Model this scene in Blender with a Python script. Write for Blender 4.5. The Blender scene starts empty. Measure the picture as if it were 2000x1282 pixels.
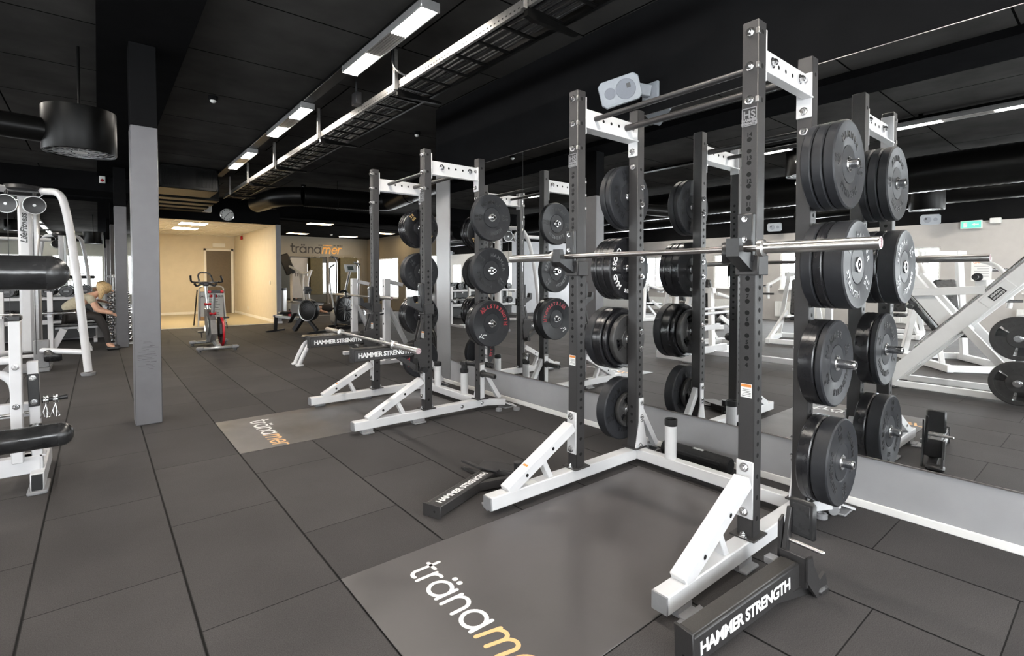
import bpy, bmesh, math, random
from mathutils import Matrix, Vector
random.seed(7)
PI = math.pi
scene = bpy.context.scene
C = scene.collection

# ------------------------------------------------------------------ camera
YAW, PITCH, EYE = math.radians(39.2036), math.radians(-1.5206), 1.335
fwd = Vector((math.sin(YAW) * math.cos(PITCH), math.cos(YAW) * math.cos(PITCH), math.sin(PITCH)))
rgt = Vector((math.cos(YAW), -math.sin(YAW), 0))
upv = rgt.cross(fwd)
cam = bpy.data.objects.new('camera', bpy.data.cameras.new('camera'))
C.objects.link(cam)
cm = Matrix((rgt, upv, -fwd)).transposed().to_4x4()
cm.translation = (0, 0, EYE)
cam.matrix_world = cm
cam.data.sensor_width = 36
cam.data.lens = 990.75 / 2000 * 36
cam.data.shift_y = -(641 - 568.64) / 2000
cam.data.clip_start = 0.03
cam.data.clip_end = 120
scene.camera = cam

# ------------------------------------------------------------------ light and exposure
world = bpy.data.worlds.new('world')
scene.world = world
world.use_nodes = True
world.node_tree.nodes['Background'].inputs[0].default_value = (0.75, 0.85, 1.0, 1)
world.node_tree.nodes['Background'].inputs[1].default_value = 1.0
scene.view_settings.view_transform = 'Standard'
scene.view_settings.look = 'None'
scene.view_settings.exposure = 0.75
scene.view_settings.gamma = 1
scene.view_settings.use_curve_mapping = False
scene.cycles.max_bounces = 10
scene.cycles.diffuse_bounces = 5
scene.cycles.glossy_bounces = 6
scene.cycles.sample_clamp_indirect = 6.0
LUM = 70.0      # strength of the ceiling luminaires
DAY = 14.0      # strength of the daylight in the window panes
WARM = 38.0

def area(name, loc, rot, sx, sy, watts, col):
    d = bpy.data.lights.new(name, 'AREA')
    d.shape = 'RECTANGLE'; d.size = sx; d.size_y = sy; d.energy = watts; d.color = col
    o = bpy.data.objects.new(name, d); C.objects.link(o)
    o.location = loc; o.rotation_euler = rot
    return o

# ------------------------------------------------------------------ materials
MATS = {}
def mat(name, col, rough=0.5, metal=0.0, var=0.0, vscale=30.0, bump=0.0, bscale=200.0, emit=None, estr=0.0, coat=0.0, rvar=0.0, spec=None):
    m = bpy.data.materials.new(name); m.use_nodes = True
    nt = m.node_tree; b = nt.nodes['Principled BSDF']
    b.inputs['Base Color'].default_value = (*col, 1)
    b.inputs['Roughness'].default_value = rough
    b.inputs['Metallic'].default_value = metal
    if spec is not None: b.inputs['Specular IOR Level'].default_value = spec
    if coat: b.inputs['Coat Weight'].default_value = coat; b.inputs['Coat Roughness'].default_value = 0.15
    if emit:
        b.inputs['Emission Color'].default_value = (*emit, 1)
        b.inputs['Emission Strength'].default_value = estr
    if var or bump or rvar:
        tc = nt.nodes.new('ShaderNodeTexCoord')
        if var or rvar:
            n = nt.nodes.new('ShaderNodeTexNoise'); n.inputs['Scale'].default_value = vscale; n.inputs['Detail'].default_value = 4
            nt.links.new(tc.outputs['Object'], n.inputs['Vector'])
            if var:
                r = nt.nodes.new('ShaderNodeMapRange')
                r.inputs['From Min'].default_value = 0.3; r.inputs['From Max'].default_value = 0.7
                r.inputs['To Min'].default_value = 1 - var; r.inputs['To Max'].default_value = 1 + var
                nt.links.new(n.outputs['Fac'], r.inputs['Value'])
                mx = nt.nodes.new('ShaderNodeVectorMath'); mx.operation = 'SCALE'
                mx.inputs[0].default_value = col
                nt.links.new(r.outputs[0], mx.inputs['Scale'])
                nt.links.new(mx.outputs[0], b.inputs['Base Color'])
            if rvar:
                r2 = nt.nodes.new('ShaderNodeMapRange')
                r2.inputs['From Min'].default_value = 0.3; r2.inputs['From Max'].default_value = 0.7
                r2.inputs['To Min'].default_value = max(0.02, rough - rvar); r2.inputs['To Max'].default_value = min(1, rough + rvar)
                nt.links.new(n.outputs['Fac'], r2.inputs['Value'])
                nt.links.new(r2.outputs[0], b.inputs['Roughness'])
        if bump:
            n2 = nt.nodes.new('ShaderNodeTexNoise'); n2.inputs['Scale'].default_value = bscale; n2.inputs['Detail'].default_value = 3
            nt.links.new(tc.outputs['Object'], n2.inputs['Vector'])
            bp = nt.nodes.new('ShaderNodeBump'); bp.inputs['Strength'].default_value = bump; bp.inputs['Distance'].default_value = 0.002
            nt.links.new(n2.outputs['Fac'], bp.inputs['Height'])
            nt.links.new(bp.outputs[0], b.inputs['Normal'])
    MATS[name] = m
    return m

BLK = mat('black_powder_coat', (0.029, 0.0275, 0.028), 0.42, var=0.25, vscale=400, bump=0.25, bscale=500)
HOLE = mat('hole_dark', (0.002, 0.002, 0.002), 0.9)
WHT = mat('white_powder_coat', (0.63, 0.63, 0.64), 0.32, var=0.03, vscale=12, bump=0.05, bscale=300)
WHT2 = mat('white_machine_paint', (0.60, 0.60, 0.615), 0.25, var=0.03, vscale=10)
CHR = mat('chrome', (0.72, 0.72, 0.73), 0.19, 1.0, var=.04, vscale=8)
STL = mat('brushed_steel', (0.56, 0.55, 0.54), 0.30, 1.0, var=.05, vscale=8)
DSTL = mat('dark_bar_steel', (0.36, 0.34, 0.33), 0.30, 1.0, var=.06, vscale=9)
WHT3 = mat('white_machine_paint_lit', (0.84, 0.84, 0.84), 0.3, var=0.02, vscale=10)  # lighter copy of the machine white, strong daylight put into the colour
RUB = mat('matte_bumper_rubber', (0.021, 0.022, 0.0255), 0.5, var=0.15, vscale=25, bump=0.1, bscale=250, spec=0.32)
RUBG = mat('glossy_bumper_rubber', (0.014, 0.014, 0.016), 0.25, var=0.15, vscale=18)
IRON = mat('grey_urethane', (0.035, 0.034, 0.034), 0.4, var=0.2, vscale=30, bump=0.15, bscale=200)
RED = mat('red_lettering', (0.42, 0.045, 0.06), 0.5, var=0.08, vscale=60)
GOLD = mat('gold_lettering', (0.55, 0.36, 0.14), 0.45, var=0.08, vscale=60)
WLET = mat('white_lettering', (0.80, 0.80, 0.80), 0.5, var=0.03, vscale=60)
OLET = mat('orange_lettering', (0.82, 0.48, 0.22), 0.5, var=0.04, vscale=60)
OWALL = mat('orange_wall_lettering', (0.95, 0.46, 0.10), 0.5, var=0.04, vscale=60)
DLET = mat('charcoal_lettering', (0.05, 0.043, 0.038), 0.5, var=0.05, vscale=60)
ELET = mat('embossed_lettering', (0.012, 0.012, 0.013), 0.3, var=0.1, vscale=60)
PLAS = mat('black_plastic', (0.018, 0.018, 0.019), 0.35, var=0.1, vscale=50)
VINYL = mat('black_vinyl', (0.022, 0.022, 0.023), 0.3, var=0.2, vscale=20, bump=0.15, bscale=90, rvar=0.08)
FOAM = mat('black_foam', (0.015, 0.015, 0.016), 0.85, var=0.2, vscale=60, bump=0.3, bscale=120)
GPLAS = mat('grey_plastic', (0.22, 0.22, 0.23), 0.45, var=0.05, vscale=40)
LGREY = mat('light_grey_plastic', (0.30, 0.325, 0.36), 0.4, var=0.04, vscale=40)
GRILL = mat('speaker_grille', (0.20, 0.215, 0.25), 0.6, var=0.15, vscale=700, bump=0.4, bscale=900)
WPLAS = mat('white_plastic', (0.80, 0.80, 0.78), 0.4, var=0.02, vscale=30)
CEIL = mat('ceiling_black', (0.014, 0.0135, 0.013), 0.9, var=0.22, vscale=3, spec=0.0)
BPAINT = mat('black_wall_paint', (0.0085, 0.0085, 0.009), 0.9, var=0.1, vscale=5, spec=0.0)
DUCT = mat('black_duct', (0.0035, 0.0034, 0.0033), 0.34, var=0.15, vscale=10, spec=0.12)
GALV = mat('galvanised_steel', (0.26, 0.25, 0.24), 0.42, 0.8, var=0.12, vscale=40)
GWALL = mat('grey_wall_paint', (0.33, 0.33, 0.34), 0.55, var=0.04, vscale=6, bump=0.12, bscale=160)
GCOL = mat('grey_column_paint', (0.125, 0.123, 0.132), 0.45, var=0.05, vscale=9, bump=0.1, bscale=120)
GREEN_G = mat('olive_grey_wall_paint', (0.24, 0.24, 0.21), 0.6, var=0.04, vscale=6)
BEIGE = mat('beige_wall_paint', (0.66, 0.60, 0.49), 0.6, var=0.03, vscale=5)
BROOF = mat('acoustic_tile', (0.62, 0.59, 0.53), 0.8, var=0.05, vscale=40)
LINO = mat('beige_linoleum', (0.40, 0.34, 0.22), 0.35, var=0.05, vscale=12)
DOORB = mat('brown_door_laminate', (0.13, 0.105, 0.078), 0.5, var=0.08, vscale=18)
TRIMW = mat('white_trim_paint', (0.85, 0.84, 0.82), 0.4, var=0.02, vscale=20)
MIRR = mat('mirror_silver', (0.88, 0.89, 0.89), 0.0, 1.0)
TUBE = mat('lit_fluorescent_diffuser', (0.9, 0.9, 0.9), 0.5, emit=(1.0, 0.93, 0.84), estr=LUM)
WTUBE = mat('warm_lit_panel', (0.9, 0.85, 0.7), 0.5, emit=(1.0, 0.83, 0.58), estr=WARM)
WTUBE2 = mat('dim_warm_lit_panel', (0.9, 0.85, 0.7), 0.5, emit=(1.0, 0.72, 0.40), estr=12.0)
SILV = mat('silver_paint', (0.50, 0.50, 0.50), 0.3, 0.7, var=0.05, vscale=30)
BRED = mat('red_gloss_plastic', (0.42, 0.012, 0.02), 0.25, var=0.1, vscale=30)
OLIVE = mat('olive_exercise_mat', (0.095, 0.075, 0.030), 0.7, var=0.15, vscale=12, bump=0.1, bscale=80)
PAPER = mat('white_paper', (0.82, 0.82, 0.80), 0.6, var=0.02, vscale=8)
SKIN = mat('skin', (0.62, 0.36, 0.25), 0.5, var=0.06, vscale=30)
HAIR = mat('blond_hair', (0.48, 0.33, 0.16), 0.5, var=0.35, vscale=60, bump=0.3, bscale=90)
TEE = mat('beige_cotton', (0.42, 0.38, 0.28), 0.85, var=0.12, vscale=25, bump=0.2, bscale=60)
PANTS = mat('dark_leggings', (0.018, 0.015, 0.014), 0.7, var=0.2, vscale=25)
WARNO = mat('orange_label', (0.70, 0.25, 0.05), 0.5, var=0.05, vscale=80)
LCD = mat('lcd_screen', (0.10, 0.12, 0.11), 0.2, var=0.1, vscale=50)
GREENL = mat('exit_sign_lit_face', (0.05, 0.5, 0.2), 0.4, emit=(0.10, 0.75, 0.32), estr=1.2)
GLASS = mat('clear_acrylic', (0.9, 0.9, 0.9), 0.1)

def day_mat(nm, st):
    m = bpy.data.materials.new(nm); m.use_nodes = True
    nt = m.node_tree; b = nt.nodes['Principled BSDF']
    tc = nt.nodes.new('ShaderNodeTexCoord')
    n = nt.nodes.new('ShaderNodeTexNoise'); n.inputs['Scale'].default_value = 1.6; n.inputs['Detail'].default_value = 6
    cr = nt.nodes.new('ShaderNodeValToRGB')
    cr.color_ramp.elements[0].position = 0.36; cr.color_ramp.elements[0].color = (0.62, 0.70, 0.74, 1)
    cr.color_ramp.elements[1].position = 0.56; cr.color_ramp.elements[1].color = (0.96, 0.98, 1.0, 1)
    nt.links.new(tc.outputs['Object'], n.inputs['Vector']); nt.links.new(n.outputs['Fac'], cr.inputs['Fac'])
    b.inputs['Base Color'].default_value = (0.02, 0.02, 0.02, 1)
    nt.links.new(cr.outputs[0], b.inputs['Emission Color'])
    b.inputs['Emission Strength'].default_value = st
    return m
DAYM = day_mat('daylit_outdoors', DAY)
DAYS = day_mat('sunlit_outdoors', DAY * 2.2)
DAYL = day_mat('shaded_outdoors', DAY * .3)

def floor_mat():
    m = bpy.data.materials.new('rubber_floor_tiles'); m.use_nodes = True
    nt = m.node_tree; N = nt.nodes; L = nt.links; b = N['Principled BSDF']
    g = N.new('ShaderNodeTexCoord')
    sp = N.new('ShaderNodeSeparateXYZ'); L.new(g.outputs['Object'], sp.inputs[0])
    u = N.new('ShaderNodeMath'); u.operation = 'ADD'; u.inputs[1].default_value = 41.4 - 2.19; L.new(sp.outputs['Y'], u.inputs[0])
    v = N.new('ShaderNodeMath'); v.operation = 'ADD'; v.inputs[1].default_value = 21.2 - 0.277 - 0.53; L.new(sp.outputs['X'], v.inputs[0])
    gt = N.new('ShaderNodeMath'); gt.operation = 'GREATER_THAN'; gt.inputs[1].default_value = 2.397; L.new(sp.outputs['X'], gt.inputs[0])
    sh = N.new('ShaderNodeMath'); sh.operation = 'MULTIPLY_ADD'; sh.inputs[1].default_value = -0.15; L.new(gt.outputs[0], sh.inputs[0]); L.new(u.outputs[0], sh.inputs[2])
    cb = N.new('ShaderNodeCombineXYZ'); L.new(sh.outputs[0], cb.inputs[0]); L.new(v.outputs[0], cb.inputs[1])
    br = N.new('ShaderNodeTexBrick')
    br.offset = 0.5; br.offset_frequency = 2; br.squash = 1.0
    br.inputs['Scale'].default_value = 1.0
    br.inputs['Brick Width'].default_value = 1.035
    br.inputs['Row Height'].default_value = 0.53
    br.inputs['Mortar Size'].default_value = 0.003
    br.inputs['Mortar Smooth'].default_value = 0.3
    br.inputs['Color1'].default_value = (0.048, 0.0448, 0.0450, 1)
    br.inputs['Color2'].default_value = (0.060, 0.0563, 0.0562, 1)
    br.inputs['Mortar'].default_value = (0.007, 0.0066, 0.0063, 1)
    L.new(cb.outputs[0], br.inputs['Vector'])
    n1 = N.new('ShaderNodeTexNoise'); n1.inputs['Scale'].default_value = 260; n1.inputs['Detail'].default_value = 3; L.new(g.outputs['Object'], n1.inputs['Vector'])
    n2 = N.new('ShaderNodeTexNoise'); n2.inputs['Scale'].default_value = 1.3; n2.inputs['Detail'].default_value = 5; L.new(g.outputs['Object'], n2.inputs['Vector'])
    a = N.new('ShaderNodeMapRange'); a.inputs['From Min'].default_value = .3; a.inputs['From Max'].default_value = .7; a.inputs['To Min'].default_value = .72; a.inputs['To Max'].default_value = 1.28; L.new(n1.outputs['Fac'], a.inputs['Value'])
    c = N.new('ShaderNodeMapRange'); c.inputs['From Min'].default_value = .3; c.inputs['From Max'].default_value = .7; c.inputs['To Min'].default_value = .85; c.inputs['To Max'].default_value = 1.15; L.new(n2.outputs['Fac'], c.inputs['Value'])
    mu = N.new('ShaderNodeMath'); mu.operation = 'MULTIPLY'; L.new(a.outputs[0], mu.inputs[0]); L.new(c.outputs[0], mu.inputs[1])
    sc = N.new('ShaderNodeVectorMath'); sc.operation = 'SCALE'; L.new(br.outputs['Color'], sc.inputs[0]); L.new(mu.outputs[0], sc.inputs['Scale'])
    ph = N.new('ShaderNodeMath'); ph.operation = 'PINGPONG'; ph.inputs[1].default_value = 0.265; L.new(v.outputs[0], ph.inputs[0])
    lm = N.new('ShaderNodeMapRange'); lm.inputs['From Min'].default_value = 0.0035; lm.inputs['From Max'].default_value = 0.007; lm.inputs['To Min'].default_value = 0.10; lm.inputs['To Max'].default_value = 1.0; L.new(ph.outputs[0], lm.inputs['Value'])
    s2 = N.new('ShaderNodeVectorMath'); s2.operation = 'SCALE'; L.new(sc.outputs[0], s2.inputs[0]); L.new(lm.outputs[0], s2.inputs['Scale'])
    L.new(s2.outputs[0], b.inputs['Base Color'])
    b.inputs['Roughness'].default_value = 0.72; b.inputs['Specular IOR Level'].default_value = 0.18
    inv = N.new('ShaderNodeMath'); inv.operation = 'MULTIPLY_ADD'; inv.inputs[1].default_value = -3.0; inv.inputs[2].default_value = 1.0; L.new(br.outputs['Fac'], inv.inputs[0])
    ad = N.new('ShaderNodeMath'); ad.operation = 'MULTIPLY_ADD'; ad.inputs[1].default_value = 0.35; L.new(n1.outputs['Fac'], ad.inputs[0]); L.new(inv.outputs[0], ad.inputs[2])
    bp = N.new('ShaderNodeBump'); bp.inputs['Strength'].default_value = 0.5; bp.inputs['Distance'].default_value = 0.003
    L.new(ad.outputs[0], bp.inputs['Height']); L.new(bp.outputs[0], b.inputs['Normal'])
    return m
FLOORM = floor_mat()

def mat_mat():
    m = mat('smooth_grey_platform_rubber', (0.082, 0.0755, 0.0755), 0.38, var=0.14, vscale=2.5, bump=0.05, bscale=160, rvar=0.10)
    return m
PLATM = mat_mat()

def ceil_mat():
    m = bpy.data.materials.new('ceiling_boards'); m.use_nodes = True
    nt = m.node_tree; N = nt.nodes; L = nt.links; b = N['Principled BSDF']
    g = N.new('ShaderNodeTexCoord')
    sp = N.new('ShaderNodeSeparateXYZ'); L.new(g.outputs['Object'], sp.inputs[0])
    u = N.new('ShaderNodeMath'); u.operation = 'ADD'; u.inputs[1].default_value = 40; L.new(sp.outputs['X'], u.inputs[0])
    v = N.new('ShaderNodeMath'); v.operation = 'ADD'; v.inputs[1].default_value = 50.0 - 5.665; L.new(sp.outputs['Y'], v.inputs[0])
    cb = N.new('ShaderNodeCombineXYZ'); L.new(u.outputs[0], cb.inputs[0]); L.new(v.outputs[0], cb.inputs[1])
    br = N.new('ShaderNodeTexBrick'); br.offset = 0.37; br.offset_frequency = 2
    br.inputs['Scale'].default_value = 1.0; br.inputs['Brick Width'].default_value = 3.1; br.inputs['Row Height'].default_value = 1.25
    br.inputs['Mortar Size'].default_value = 0.009; br.inputs['Mortar Smooth'].default_value = 0.2
    br.inputs['Color1'].default_value = (0.046, 0.0448, 0.0435, 1); br.inputs['Color2'].default_value = (0.053, 0.0515, 0.050, 1)
    br.inputs['Mortar'].default_value = (0.004, 0.004, 0.004, 1)
    L.new(cb.outputs[0], br.inputs['Vector'])
    n2 = N.new('ShaderNodeTexNoise'); n2.inputs['Scale'].default_value = 2.2; n2.inputs['Detail'].default_value = 6; L.new(g.outputs['Object'], n2.inputs['Vector'])
    c = N.new('ShaderNodeMapRange'); c.inputs['From Min'].default_value = .3; c.inputs['From Max'].default_value = .7; c.inputs['To Min'].default_value = .78; c.inputs['To Max'].default_value = 1.22; L.new(n2.outputs['Fac'], c.inputs['Value'])
    sc = N.new('ShaderNodeVectorMath'); sc.operation = 'SCALE'; L.new(br.outputs['Color'], sc.inputs[0]); L.new(c.outputs[0], sc.inputs['Scale'])
    L.new(sc.outputs[0], b.inputs['Base Color']); b.inputs['Roughness'].default_value = 0.9; b.inputs['Specular IOR Level'].default_value = 0.0
    inv = N.new('ShaderNodeMath'); inv.operation = 'MULTIPLY'; inv.inputs[1].default_value = -1.0; L.new(br.outputs['Fac'], inv.inputs[0])
    bp = N.new('ShaderNodeBump'); bp.inputs['Strength'].default_value = 0.8; bp.inputs['Distance'].default_value = 0.006
    L.new(inv.outputs[0], bp.inputs['Height']); L.new(bp.outputs[0], b.inputs['Normal'])
    return m
CEILM = ceil_mat()

# ------------------------------------------------------------------ mesh building
def V(*a): return Vector(a)
W = {}
class MB:
    def __init__(s): s.v = []; s.f = []; s.fm = []
    def add(s, vs, fs, m=0, M=None):
        k = len(s.v)
        s.v += [tuple(M @ Vector(p)) for p in vs] if M is not None else [tuple(p) for p in vs]
        for f in fs:
            s.f.append([i + k for i in f]); s.fm.append(m)
    def box(s, x0, x1, y0, y1, z0, z1, b=0.0, m=0, M=None):
        c = ((x0 + x1) / 2, (y0 + y1) / 2, (z0 + z1) / 2); h = (abs(x1 - x0) / 2, abs(y1 - y0) / 2, abs(z1 - z0) / 2)
        b = min(b, min(h) * 0.95)
        if b <= 0:
            vs = [(c[0] + sx * h[0], c[1] + sy * h[1], c[2] + sz * h[2]) for sx in (-1, 1) for sy in (-1, 1) for sz in (-1, 1)]
            s.add(vs, [(0, 1, 3, 2), (4, 6, 7, 5), (0, 4, 5, 1), (2, 3, 7, 6), (0, 2, 6, 4), (1, 5, 7, 3)], m, M); return
        vs = []; ix = {}
        for sx in (-1, 1):
            for sy in (-1, 1):
                for sz in (-1, 1):
                    S = (sx, sy, sz)
                    for a in range(3):
                        ix[(S, a)] = len(vs)
                        vs.append(tuple(c[i] + S[i] * (h[i] - (0 if i == a else b)) for i in range(3)))
        fs = []
        for a in range(3):
            o = [i for i in range(3) if i != a]
            for sg in (-1, 1):
                q = []
                for (p, r) in ((-1, -1), (1, -1), (1, 1), (-1, 1)):
                    S = [0, 0, 0]; S[a] = sg; S[o[0]] = p; S[o[1]] = r
                    q.append(ix[(tuple(S), a)])
                fs.append(q)
            for p in (-1, 1):
                for r in (-1, 1):
                    A = [0, 0, 0]; A[o[0]] = p; A[o[1]] = r
                    B = list(A); A[a] = -1; B[a] = 1
                    fs.append([ix[(tuple(A), o[0])], ix[(tuple(B), o[0])], ix[(tuple(B), o[1])], ix[(tuple(A), o[1])]])
        for sx in (-1, 1):
            for sy in (-1, 1):
                for sz in (-1, 1):
                    fs.append([ix[((sx, sy, sz), a)] for a in range(3)])
        s.add(vs, fs, m, M)
    def beam(s, p0, p1, w, h, b=0.003, m=0, up=(0, 0, 1)):
        p0 = Vector(p0); p1 = Vector(p1); d = p1 - p0; L = d.length; d.normalize()
        u = Vector(up)
        if abs(u.dot(d)) > 0.98: u = Vector((1, 0, 0))
        r = d.cross(u).normalized(); u = r.cross(d).normalized()
        M = Matrix((r, d, u)).transposed().to_4x4(); M.translation = (p0 + p1) / 2
        s.box(-w / 2, w / 2, -L / 2, L / 2, -h / 2, h / 2, b, m, M)
    def frame(s, d):
        d = Vector(d).normalized(); a = Vector((0, 0, 1)) if abs(d.z) < 0.9 else Vector((1, 0, 0))
        x = d.cross(a).normalized(); return x, d.cross(x).normalized(), d
    def cyl(s, p0, p1, r0, r1=None, n=20, m=0, cap=True):
        p0 = Vector(p0); p1 = Vector(p1); r1 = r0 if r1 is None else r1
        x, y, d = s.frame(p1 - p0)
        vs = []
        for p, r in ((p0, r0), (p1, r1)):
            for i in range(n):
                a = 2 * PI * i / n; vs.append(p + x * (r * math.cos(a)) + y * (r * math.sin(a)))
        fs = [(i, (i + 1) % n, n + (i + 1) % n, n + i) for i in range(n)]
        if cap: fs += [list(range(n)), list(range(n, 2 * n))]
        s.add(vs, fs, m)
    def lathe(s, prof, org=(0, 0, 0), axis=(0, 0, 1), n=40, closed=False):
        o = Vector(org); x, y, d = s.frame(axis); k = len(s.v); rows = []
        for q in prof:
            r, h = q[0], q[1]
            if r < 1e-6: rows.append([len(s.v)]); s.v.append(tuple(o + d * h))
            else:
                rows.append(list(range(len(s.v), len(s.v) + n)))
                for i in range(n):
                    a = 2 * PI * i / n; s.v.append(tuple(o + d * h + x * (r * math.cos(a)) + y * (r * math.sin(a))))
        R = list(range(len(rows) - 1)) + ([len(rows) - 1] if closed else [])
        for j in R:
            A = rows[j]; B = rows[(j + 1) % len(rows)]; m = prof[(j + 1) % len(rows)][2] if len(prof[(j + 1) % len(rows)]) > 2 else 0
            for i in range(n):
                i2 = (i + 1) % n
                if len(A) == 1 and len(B) == 1: continue
                if len(A) == 1: f = [A[0], B[i2], B[i]]
                elif len(B) == 1: f = [A[i], A[i2], B[0]]
                else: f = [A[i], A[i2], B[i2], B[i]]
                s.f.append(f); s.fm.append(m)
    def tube(s, pts, r, n=12, m=0, bend=0.0, cap=True, rad=None):
        P = [Vector(p) for p in pts]
        if bend > 0 and len(P) > 2:
            Q = [P[0]]
            for i in range(1, len(P) - 1):
                a = P[i - 1] - P[i]; c = P[i + 1] - P[i]
                t = min(bend, a.length * 0.48, c.length * 0.48)
                A = P[i] + a.normalized() * t; B = P[i] + c.normalized() * t
                for j in range(7):
                    k = j / 6; Q.append(A * (1 - k) ** 2 + P[i] * (2 * k * (1 - k)) + B * k * k)
            Q.append(P[-1]); P = Q
        x = None; rows = []
        for i, p in enumerate(P):
            d = (P[min(i + 1, len(P) - 1)] - P[max(i - 1, 0)]).normalized()
            if x is None: x = s.frame(d)[0]
            x = (x - d * x.dot(d)).normalized(); y = d.cross(x)
            rr = r if rad is None else rad[min(i, len(rad) - 1)]
            rows.append([p + x * (rr * math.cos(2 * PI * k / n)) + y * (rr * math.sin(2 * PI * k / n)) for k in range(n)])
        vs = [q for row in rows for q in row]; fs = []
        for i in range(len(rows) - 1):
            for k in range(n):
                k2 = (k + 1) % n; fs.append((i * n + k, i * n + k2, (i + 1) * n + k2, (i + 1) * n + k))
        if cap: fs += [list(range(n)), list(range((len(rows) - 1) * n, len(rows) * n))]
        s.add(vs, fs, m)
    def prism(s, poly, vec, m=0):
        n = len(poly); v = Vector(vec)
        vs = [Vector(p) for p in poly] + [Vector(p) + v for p in poly]
        s.add(vs, [list(range(n)), list(range(n, 2 * n))] + [(i, (i + 1) % n, n + (i + 1) % n, n + i) for i in range(n)], m)
    def disc(s, c, nrm, r, n=14, m=0):
        c = Vector(c); x, y, d = s.frame(nrm)
        s.add([c + x * (r * math.cos(2 * PI * i / n)) + y * (r * math.sin(2 * PI * i / n)) for i in range(n)], [list(range(n))], m)
    def ball(s, c, rx, ry=None, rz=None, nu=16, nv=10, m=0, M=None):
        ry = rx if ry is None else ry; rz = rx if rz is None else rz
        vs = [(c[0], c[1], c[2] + rz)]
        for j in range(1, nv):
            t = PI * j / nv
            for i in range(nu):
                a = 2 * PI * i / nu; vs.append((c[0] + rx * math.sin(t) * math.cos(a), c[1] + ry * math.sin(t) * math.sin(a), c[2] + rz * math.cos(t)))
        vs.append((c[0], c[1], c[2] - rz)); fs = []
        for i in range(nu):
            i2 = (i + 1) % nu; fs.append((0, 1 + i, 1 + i2)); b = 1 + (nv - 2) * nu; fs.append((len(vs) - 1, b + i2, b + i))
            for j in range(nv - 2):
                fs.append((1 + j * nu + i, 1 + (j + 1) * nu + i, 1 + (j + 1) * nu + i2, 1 + j * nu + i2))
        s.add(vs, fs, m, M)
    def sector(s, r0, r1, a0, a1, y0, y1, n=10, m=0):
        vs = []
        for y in (y0, y1):
            for r in (r0, r1):
                for i in range(n + 1):
                    a = a0 + (a1 - a0) * i / n; vs.append((r * math.sin(a), y, r * math.cos(a)))
        k = n + 1; fs = []
        for i in range(n):
            fs += [(i, i + 1, k + i + 1, k + i), (2 * k + i, 2 * k + i + 1, 3 * k + i + 1, 3 * k + i), (i, i + 1, 2 * k + i + 1, 2 * k + i), (k + i, k + i + 1, 3 * k + i + 1, 3 * k + i)]
        fs += [(0, k, 3 * k, 2 * k), (n, k + n, 3 * k + n, 2 * k + n)]
        s.add(vs, fs, m)
    def text(s, body, M, m=0, **kw):
        vs, fs = glyphs(body, **kw); s.add(vs, fs, m, M)
    def build(s, name, mats, parent=None, local=False, smooth=True, angle=0.65):
        me = bpy.data.meshes.new(name)
        vs = s.v
        if parent is not None and not local:
            Mi = W[parent.name].inverted(); vs = [tuple(Mi @ Vector(p)) for p in vs]
        me.from_pydata(vs, [], s.f)
        mats = mats if isinstance(mats, (list, tuple)) else [mats]
        for q in mats: me.materials.append(q)
        me.polygons.foreach_set('material_index', [min(i, len(mats) - 1) for i in s.fm])
        bm = bmesh.new(); bm.from_mesh(me); bmesh.ops.recalc_face_normals(bm, faces=bm.faces); bm.to_mesh(me); bm.free()
        if smooth:
            me.polygons.foreach_set('use_smooth', [True] * len(me.polygons)); me.set_sharp_from_angle(angle=angle)
        me.update()
        o = bpy.data.objects.new(name, me); C.objects.link(o)
        if parent is not None: o.parent = parent; W[o.name] = W[parent.name].copy()
        else: W[o.name] = Matrix.Identity(4)
        return o

_G = {}
def glyphs(body, size=1.0, weight=0.0, shear=0.0, depth=0.0, align='CENTER', spacing=1.0):
    key = (body, size, weight, shear, depth, align, spacing)
    if key in _G: return _G[key]
    cu = bpy.data.curves.new('lettering', 'FONT'); cu.body = body; cu.size = size; cu.offset = weight; cu.shear = shear
    cu.extrude = depth; cu.align_x = align; cu.resolution_u = 3; cu.space_character = spacing
    ob = bpy.data.objects.new('lettering', cu); C.objects.link(ob)
    bpy.context.view_layer.update()
    dg = bpy.context.evaluated_depsgraph_get()
    me = bpy.data.meshes.new_from_object(ob.evaluated_get(dg))
    r = ([tuple(v.co) for v in me.vertices], [tuple(p.vertices) for p in me.polygons])
    bpy.data.objects.remove(ob); bpy.data.curves.remove(cu); bpy.data.meshes.remove(me)
    _G[key] = r
    return r
def tm(org, right, up):
    r = Vector(right).normalized(); u = Vector(up).normalized(); n = r.cross(u)
    M = Matrix((r, u, n)).transposed().to_4x4(); M.translation = Vector(org); return M

def prop(o, label=None, cat=None, group=None, kind=None):
    if label: o['label'] = label
    if cat: o['category'] = cat
    if group: o['group'] = group
    if kind: o['kind'] = kind
    return o
def thing(name, label, cat, loc=(0, 0, 0), rz=0.0, group=None, rot=None):
    o = bpy.data.objects.new(name, None); C.objects.link(o)
    o.empty_display_size = 0.1
    M = Matrix.Translation(Vector(loc)) @ (rot.to_4x4() if rot is not None else Matrix.Rotation(rz, 4, 'Z'))
    o.matrix_world = M; W[o.name] = M
    return prop(o, label, cat, group)
def solo(mb, name, mats, label, cat, group=None, **k):      # a thing that is one mesh, its origin moved to its base
    o = mb.build(name, mats, **k); prop(o, label, cat, group); rebase(o); return o
def rebase(o):
    me = o.data; xs = [v.co for v in me.vertices]
    c = Vector(((min(p.x for p in xs) + max(p.x for p in xs)) / 2, (min(p.y for p in xs) + max(p.y for p in xs)) / 2, min(p.z for p in xs)))
    me.transform(Matrix.Translation(-c)); o.location = o.location + c; W[o.name] = Matrix.Translation(c)
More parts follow.
